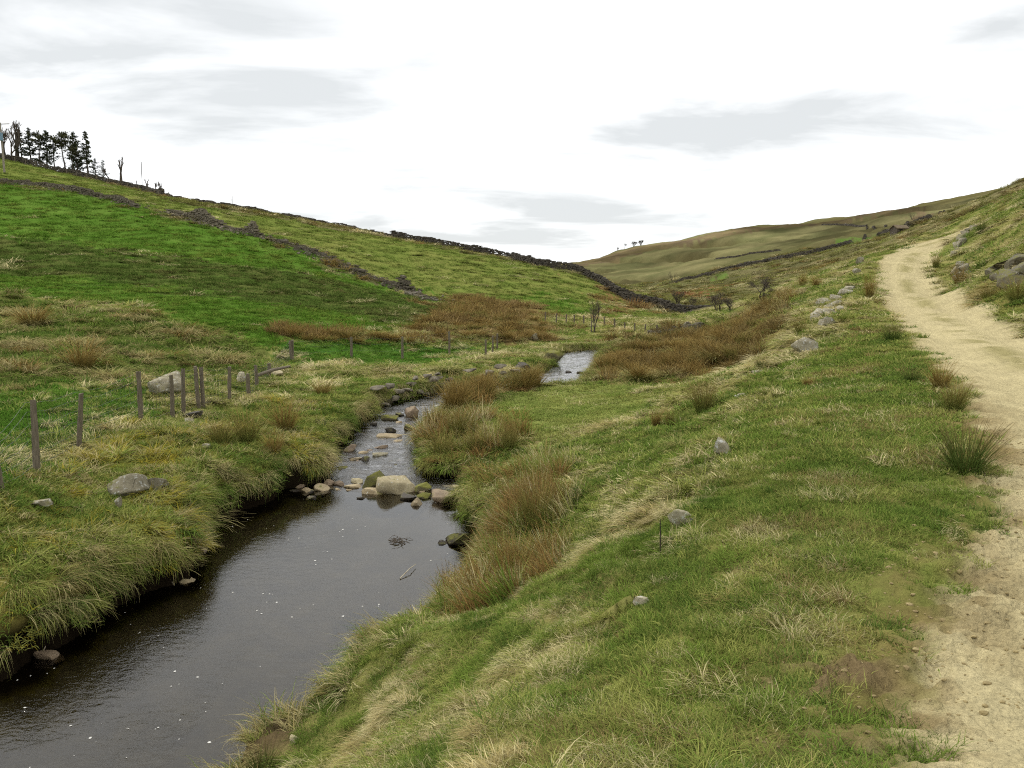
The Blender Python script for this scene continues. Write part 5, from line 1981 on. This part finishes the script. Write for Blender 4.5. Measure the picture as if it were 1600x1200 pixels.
def rush_mesh(pal, n, seed, lean=.45, bend=.5, spread=.16, droop=False):
    """unit height, unit-ish width"""
    rg = np.random.default_rng(seed)
    segs = 4
    th = rg.random(n) * 6.283
    rad = spread * np.sqrt(rg.random(n))
    bx, by = rad * np.cos(th), rad * np.sin(th)
    a = th + rg.normal(0, .7, n)
    vx, vy = np.cos(a), np.sin(a)
    ln = (.45 + .55 * rg.random(n))
    ang = np.abs(rg.normal(0, lean, n)) + (0.35 if droop else 0)
    bd = bend * (.3 + rg.random(n)) * (2.6 if droop else 1)
    w = .012 * (.7 + .6 * rg.random(n)) * (1.3 if droop else 1)
    tw = rg.random(n) * 6.283
    sx, sy = np.cos(tw), np.sin(tw)
    x, y, z = bx.copy(), by.copy(), np.full(n, -.05)
    P, al = [], []
    for s_ in range(segs + 1):
        f_ = s_ / segs
        ww = w * (1 - .75 * f_) * .5
        P += [np.stack([x - sx * ww, y - sy * ww, z], 1), np.stack([x + sx * ww, y + sy * ww, z], 1)]
        al += [np.full(n, f_)] * 2
        st_ = ln / segs
        x, y, z = x + vx * np.sin(ang) * st_, y + vy * np.sin(ang) * st_, z + np.cos(ang) * st_
        ang = ang + bd / segs
    k = 2 * (segs + 1)
    VV = np.stack(P, 1).reshape(-1, 3)
    AL = np.stack(al, 1).reshape(-1)
    b0 = np.arange(n)[:, None] * k
    FF = np.concatenate([np.concatenate([b0 + 2 * q, b0 + 2 * q + 1, b0 + 2 * q + 3, b0 + 2 * q + 2], 1) for q in range(segs)])
    return mesh_np('stems', VV, FF, RM[pal], True, {'along': AL, 'bv': np.repeat(.7 + .6 * rg.random(n), k)})


RUSH = {}
for pal in ('green', 'mixed', 'brown'):
    RUSH[pal] = [rush_mesh(pal, 300, 600 + k + 10 * len(pal), lean=.36 + .06 * k) for k in range(4)]
RUSH['straw'] = [rush_mesh('straw', 300, 660 + k, lean=.5, bend=.6, spread=.2, droop=True) for k in range(3)]
RUSH['sparse'] = [rush_mesh('green', 46, 680 + k, lean=.22, bend=.2, spread=.22) for k in range(2)]


def rush(px, py, hpx, wpx, pal, label, k=0, group=None, name='rush_clump', cat='rush'):
    B = place(px, py)
    s_ = px_size(B)
    o = obj(name, RUSH[pal][k % len(RUSH[pal])])
    o.location = B
    h, w = hpx * s_ * 1.1, wpx * s_
    o.scale = (w / 1.0, w / 1.0, h)
    o.rotation_euler = (0, 0, (px * 7.31 + py) % 6.28)
    tag(o, label, cat, group)
    return o


for row in [
    (1508, 738, 92, 120, 'green', 'largest dark green rush clump at the left edge of the track'),
    (1490, 641, 54, 70, 'mixed', 'brown tipped rush clump on the track edge above the largest one'),
    (1470, 606, 48, 55, 'brown', 'brown rush tuft nearest the track middle bend'),
    (1425, 596, 26, 48, 'green', 'low green rush tuft just left of the brown track side tuft'),
    (1393, 532, 32, 46, 'green', 'small green rush clump on the turf by the upper track'),
    (1358, 466, 46, 26, 'brown', 'upright brown rushes where the track narrows'),
    (1098, 642, 54, 62, 'mixed', 'tall tan rush clump on the right slope below the pale slab'),
    (1190, 576, 20, 34, 'green', 'small rush tuft behind the pale slab on the right slope'),
    (1262, 602, 14, 26, 'brown', 'tiny brown rush tuft in the turf of the right slope'),
    (1025, 666, 34, 30, 'brown', 'thin brown rush tuft low on the right slope'),
    (1046, 668, 36, 26, 'mixed', 'thin upright rush tuft right of the thin brown one'),
    (1250, 521, 26, 34, 'mixed', 'rush tuft just above the grey block on the right slope'),
    (797, 704, 58, 48, 'mixed', 'pointed dark rush clump at the edge of the flat meadow'),
    (715, 684, 62, 60, 'mixed', 'tall rush clump on the bank right of the riffle'),
    (680, 672, 48, 60, 'mixed', 'rush clump leaning over the right side of the riffle'),
    (745, 706, 46, 60, 'mixed', 'brown rush clump behind the dark cove'),
    (690, 712, 44, 66, 'mixed', 'broad rush clump above the small dark cove'),
    (760, 770, 56, 70, 'mixed', 'rush clump between the cove and the biggest bank rushes'),
    (838, 832, 110, 100, 'mixed', 'biggest rush clump on the right bank of the pool'),
    (800, 802, 66, 74, 'mixed', 'brown rushes at the left shoulder of the biggest clump'),
    (862, 884, 84, 80, 'brown', 'brown rush clump below the biggest clump'),
    (805, 912, 96, 90, 'brown', 'dense brown rush clump over the right side of the pool'),
    (765, 890, 74, 70, 'mixed', 'orange brown rushes dipping to the pool edge'),
    (745, 940, 70, 76, 'brown', 'dead brown rush clump at the lowest point of the right bank'),
    (700, 946, 60, 60, 'brown', 'collapsed brown rushes at the end of the right bank clumps'),
    (592, 972, 54, 70, 'sparse', 'sparse green rush stems on the grassy point by the pool'),
    (528, 992, 36, 30, 'sparse', 'few short rush stems at the tip of the grassy point'),
    (710, 920, 54, 70, 'sparse', 'thin rush stems standing over the pool edge'),
    (560, 990, 50, 90, 'green', 'thick green tuft on the grassy point jutting into the pool'),
    (532, 1040, 46, 70, 'mixed', 'green and tan tuft on the steep side of the grassy point'),
    (408, 1215, 60, 90, 'green', 'green rush tuft at the bottom edge beside the mud margin'),
    (386, 692, 66, 66, 'mixed', 'upright rush clump on the left bank grass'),
    (446, 672, 58, 66, 'brown', 'brown topped rush clump on the left bank nearest the riffle'),
    (345, 694, 48, 70, 'mixed', 'green brown rush clump left of the upright one'),
    (430, 712, 44, 50, 'brown', 'small brown rush clump in front of the left bank clumps'),
    (505, 618, 26, 46, 'brown', 'low brown rushes by the revetment end on the left bank'),
    (128, 574, 52, 80, 'brown', 'dark red brown dead rush clump on the lower left slope'),
    (52, 506, 34, 80, 'brown', 'dark brown rush clump at the left edge of the slope'),
    (1254, 446, 24, 20, 'brown', 'dark rush clump on the spur crest'),
    (1276, 448, 22, 24, 'brown', 'second dark rush clump on the spur crest nearer the tumbled wall'),
    (1236, 470, 20, 26, 'brown', 'brown rush clump on the spur below the crest clumps'),
    (1532, 364, 26, 24, 'green', 'dark rush clump at the top of the tumbled stones'),
    (1566, 334, 16, 16, 'mixed', 'small rush clump high on the right hillside'),
    (1500, 444, 34, 40, 'brown', 'brown rush clump on the verge below the stone heap'),
    (1462, 418, 24, 20, 'mixed', 'rush tuft at the inside of the track bend'),
    (1590, 470, 44, 60, 'mixed', 'rough grass clump under the outcrop at the right edge'),
    (1545, 470, 30, 40, 'mixed', 'tuft of rough grass on the right verge'),
]:
    rush(*row, k=int(row[0]) // 7, group='rush clumps')
for row in [
    (305, 818, 46, 84, 'straw', 'hanging straw tussock at the corner of the left bank'),
    (110, 905, 56, 110, 'straw', 'long straw tussock low on the left bank'),
    (270, 880, 40, 60, 'straw', 'short tussock above the pale stone on the left bank'),
    (100, 545, 30, 60, 'straw', 'straw tussock left of the dark dead rushes'),
    (175, 590, 30, 70, 'straw', 'straw tussock below the dead rushes on the lower slope'),
    (215, 520, 26, 60, 'straw', 'straw tussock above the big boulder behind the fence'),
    (340, 565, 30, 60, 'straw', 'straw tussock behind the crowded fence posts'),
    (540, 585, 22, 60, 'straw', 'grass mound over the stone facing of the bank'),
    (645, 600, 22, 50, 'straw', 'round grass mound on the far bank at the bend'),
    (610, 577, 18, 46, 'straw', 'grass mound below the second strip of fence'),
    (700, 580, 20, 60, 'straw', 'long grass mound on the far bank above the brown rushes'),
    (905, 715, 26, 60, 'straw', 'yellow grassy hump at the foot of the right slope'),
    (1060, 700, 30, 44, 'straw', 'straw tuft on the right slope left of the pale stone'),
]:
    rush(*row, k=int(row[0]) // 5, group='straw tussocks', name='grass_tussock', cat='tussock')

# the brown rush bed and hillside rush patch: clumps that nothing tells apart
rg = random.Random(77)
bedn = 0
for lab, grp, poly, num, hp, wp in [
    ('brown rush clump in the dense bed right of the upper water', 'rushes of the brown bed', [(935, 596), (948, 560), (990, 530), (1100, 515), (1170, 508), (1165, 556), (1080, 586), (1000, 596)], 70, .55, 1.1),
    ('brown rush clump in the patch at the foot of the left hill', 'rushes of the hillside patch', [(690, 466), (760, 468), (845, 494), (868, 522), (830, 534), (690, 530), (650, 516)], 60, .5, 1.2),
    ('brown rush clump in the thin row along the green strip', 'rushes of the row above the strip', [(450, 524), (560, 524), (650, 532), (640, 538), (560, 536), (450, 534)], 26, .45, 1.1),
    ('brown rush clump hiding the bend of the beck', 'rushes hiding the bend', [(690, 632), (720, 618), (770, 606), (836, 601), (838, 608), (770, 618), (710, 640)], 34, .85, 1.0),
    ('brown rush clump on the crest of the right spur', 'rushes on the spur flank', [(1150, 505), (1180, 484), (1215, 465), (1240, 452), (1250, 460), (1210, 490), (1175, 520)], 16, .45, .9),
]:
    pa = np.array(poly, float)
    lo, hi = pa.min(0), pa.max(0)
    k = 0
    while k < num:
        q = np.array((rg.uniform(lo[0], hi[0]), rg.uniform(lo[1], hi[1])))
        if not inside(np.array([q[0]]), np.array([q[1]]), pa)[0]:
            continue
        B = place(q[0], q[1])
        if float(g_lin(gSD, g_idx(np.array([B[0]]), np.array([B[1]])))[0]) < .15:
            k += 1
            continue
        q_ = rg.random()
        pal = 'brown' if q_ < .5 else ('mixed' if q_ < .8 else 'straw')
        o = obj('rush_clump', RUSH[pal][rg.randrange(3)])
        o.location = B
        w = wp * rg.uniform(.7, 1.3)
        o.scale = (w, w, hp * rg.uniform(.7, 1.35))
        o.rotation_euler = (0, 0, rg.uniform(0, 6.28))
        tag(o, lab, 'rush', grp)
        k += 1
# hanging grass along the undercut edge
# ---- small things on the water
fl = np.random.default_rng(12)
VV, FF, nv = [], [], 0
fx, fy = -6 + 9 * fl.random(9000), 4.5 + 11 * fl.random(9000)
fd = sstep(.48, .68, fbm(fx * 1.1, fy * 1.1, 131, 3)) * .5 + .03
fk = (fl.random(9000) < fd) & (stream_sd(fx, fy) < -.12)
for Xf, Yf in zip(fx[fk][:150], fy[fk][:150]):
    r_ = abs(fl.normal(0, .0065)) + .003
    a0 = fl.random() * 6.28
    VV += [(Xf + r_ * fl.uniform(.7, 1.3) * math.cos(a0 + 6.283 * k / 7), Yf + r_ * fl.uniform(.7, 1.3) * math.sin(a0 + 6.283 * k / 7), .003) for k in range(7)] + [(Xf, Yf, .003 + r_ * .45)]
    FF += [(nv + k, nv + (k + 1) % 7, nv + 7) for k in range(7)]
    nv += 8
o = obj('foam_flecks', mesh_np('foam_flecks', np.array(VV), np.array(FF), plain_mat('foam', (200, 198, 188), (225, 224, 218), 30, .8, 0), True))
tag(o, 'white foam flecks drifting on the dark pool', 'foam', kind='stuff')

# snag of debris in the pool, fallen sod, sticks
B = np.array((*on_water(622, 846), 0.0))
mb = MB()
dg = np.random.default_rng(3)
for k in range(26):
    a = dg.random() * 6.28
    L = dg.uniform(.08, .26)
    p = B + np.array((dg.normal(0, .07), dg.normal(0, .07), dg.uniform(-.02, .03)))
    d = np.array((math.cos(a) * L, math.sin(a) * L, dg.uniform(-.02, .09)))
    mb.tube([p - d / 2, p + np.array((0, 0, .02)), p + d / 2], .006, .003, 4)
mb.V = [v - B for v in mb.V]
o = mb.build('twig_snag', M_TWIG, None, tuple(B))
tag(o, 'small snag of twigs breaking the surface of the pool', 'debris')
R((690, 824, 738, 852), 'fallen dark sod slumped into the pool under the right bank', rock_mat('wet_peat', (38, 32, 24), (66, 58, 38), moss=.5), 90, name='fallen_sod', cat='sod', water=True, boxy=.9)
for k, (x0, y0, x1, y1, lab) in enumerate([(60, 1030, 73, 1010, 'pale stick at the foot of the left bank near the frame edge'), (255, 905, 272, 918, 'whitish twig caught under the left bank'),
                                          (625, 905, 650, 885, 'curved pale stem floating on the pool')]):
    p0, p1 = np.array((*on_water(x0, y0), .01)), np.array((*on_water(x1, y1), .035))
    md_ = (p0 + p1) / 2 + np.array((.02, .02, .03))
    o = obj('stick', tube_mesh('stick', [p0 - p0, md_ - p0, p1 - p0], [.008, .007, .004], plain_mat('bleached_wood', (160, 148, 122), (196, 186, 160), 12, .9, .2), 5), None, tuple(p0))
    tag(o, lab, 'stick')
B = place(1032, 868)
o = obj('dry_stalk', tube_mesh('dry_stalk', [(0, 0, -.03), (-.004, 0, .12), (-.008, .004, .27)], [.007, .006, .004], M_DARK, 5), None, tuple(B))
tag(o, 'single dark upright stalk in the grass of the right slope', 'stalk')

# clods of mud along the churned edge of the track
cl = np.random.default_rng(21)
VV, FF, nv = [], [], 0
CV, CF = ico(1)
for k in range(6000):
    rq = math.sqrt(cl.random() * (10 ** 2 - 1.8 ** 2) + 1.8 ** 2)
    aq = math.radians(cl.uniform(8, 40))
    X, Y = rq * math.sin(aq), rq * math.cos(aq)
    ix = g_idx(np.array([X]), np.array([Y]))
    bm_ = float(g_lin(gBARE, ix)[0])
    tv_ = float(g_lin(gTV, ix)[0])
    if bm_ < .25 or cl.random() > (.9 if tv_ < -.9 else .4):
        continue
    sz = abs(cl.normal(0, .0045)) + .0025
    v = CV * (1 + cl.uniform(-.3, .3, (len(CV), 1))) * sz * np.array((1.2, 1.0, .7))
    VV.append(v + np.array((X, Y, ground(X, Y) + sz * .2)))
    FF.append(CF + nv)
    nv += len(CV)
o = obj('mud_clods', mesh_np('mud_clods', np.concatenate(VV), np.concatenate(FF), rock_mat('dry_mud', (126, 110, 74), (166, 150, 106)), False))
tag(o, 'crumbled mud and pebbles along the churned track edge', 'mud', kind='stuff')
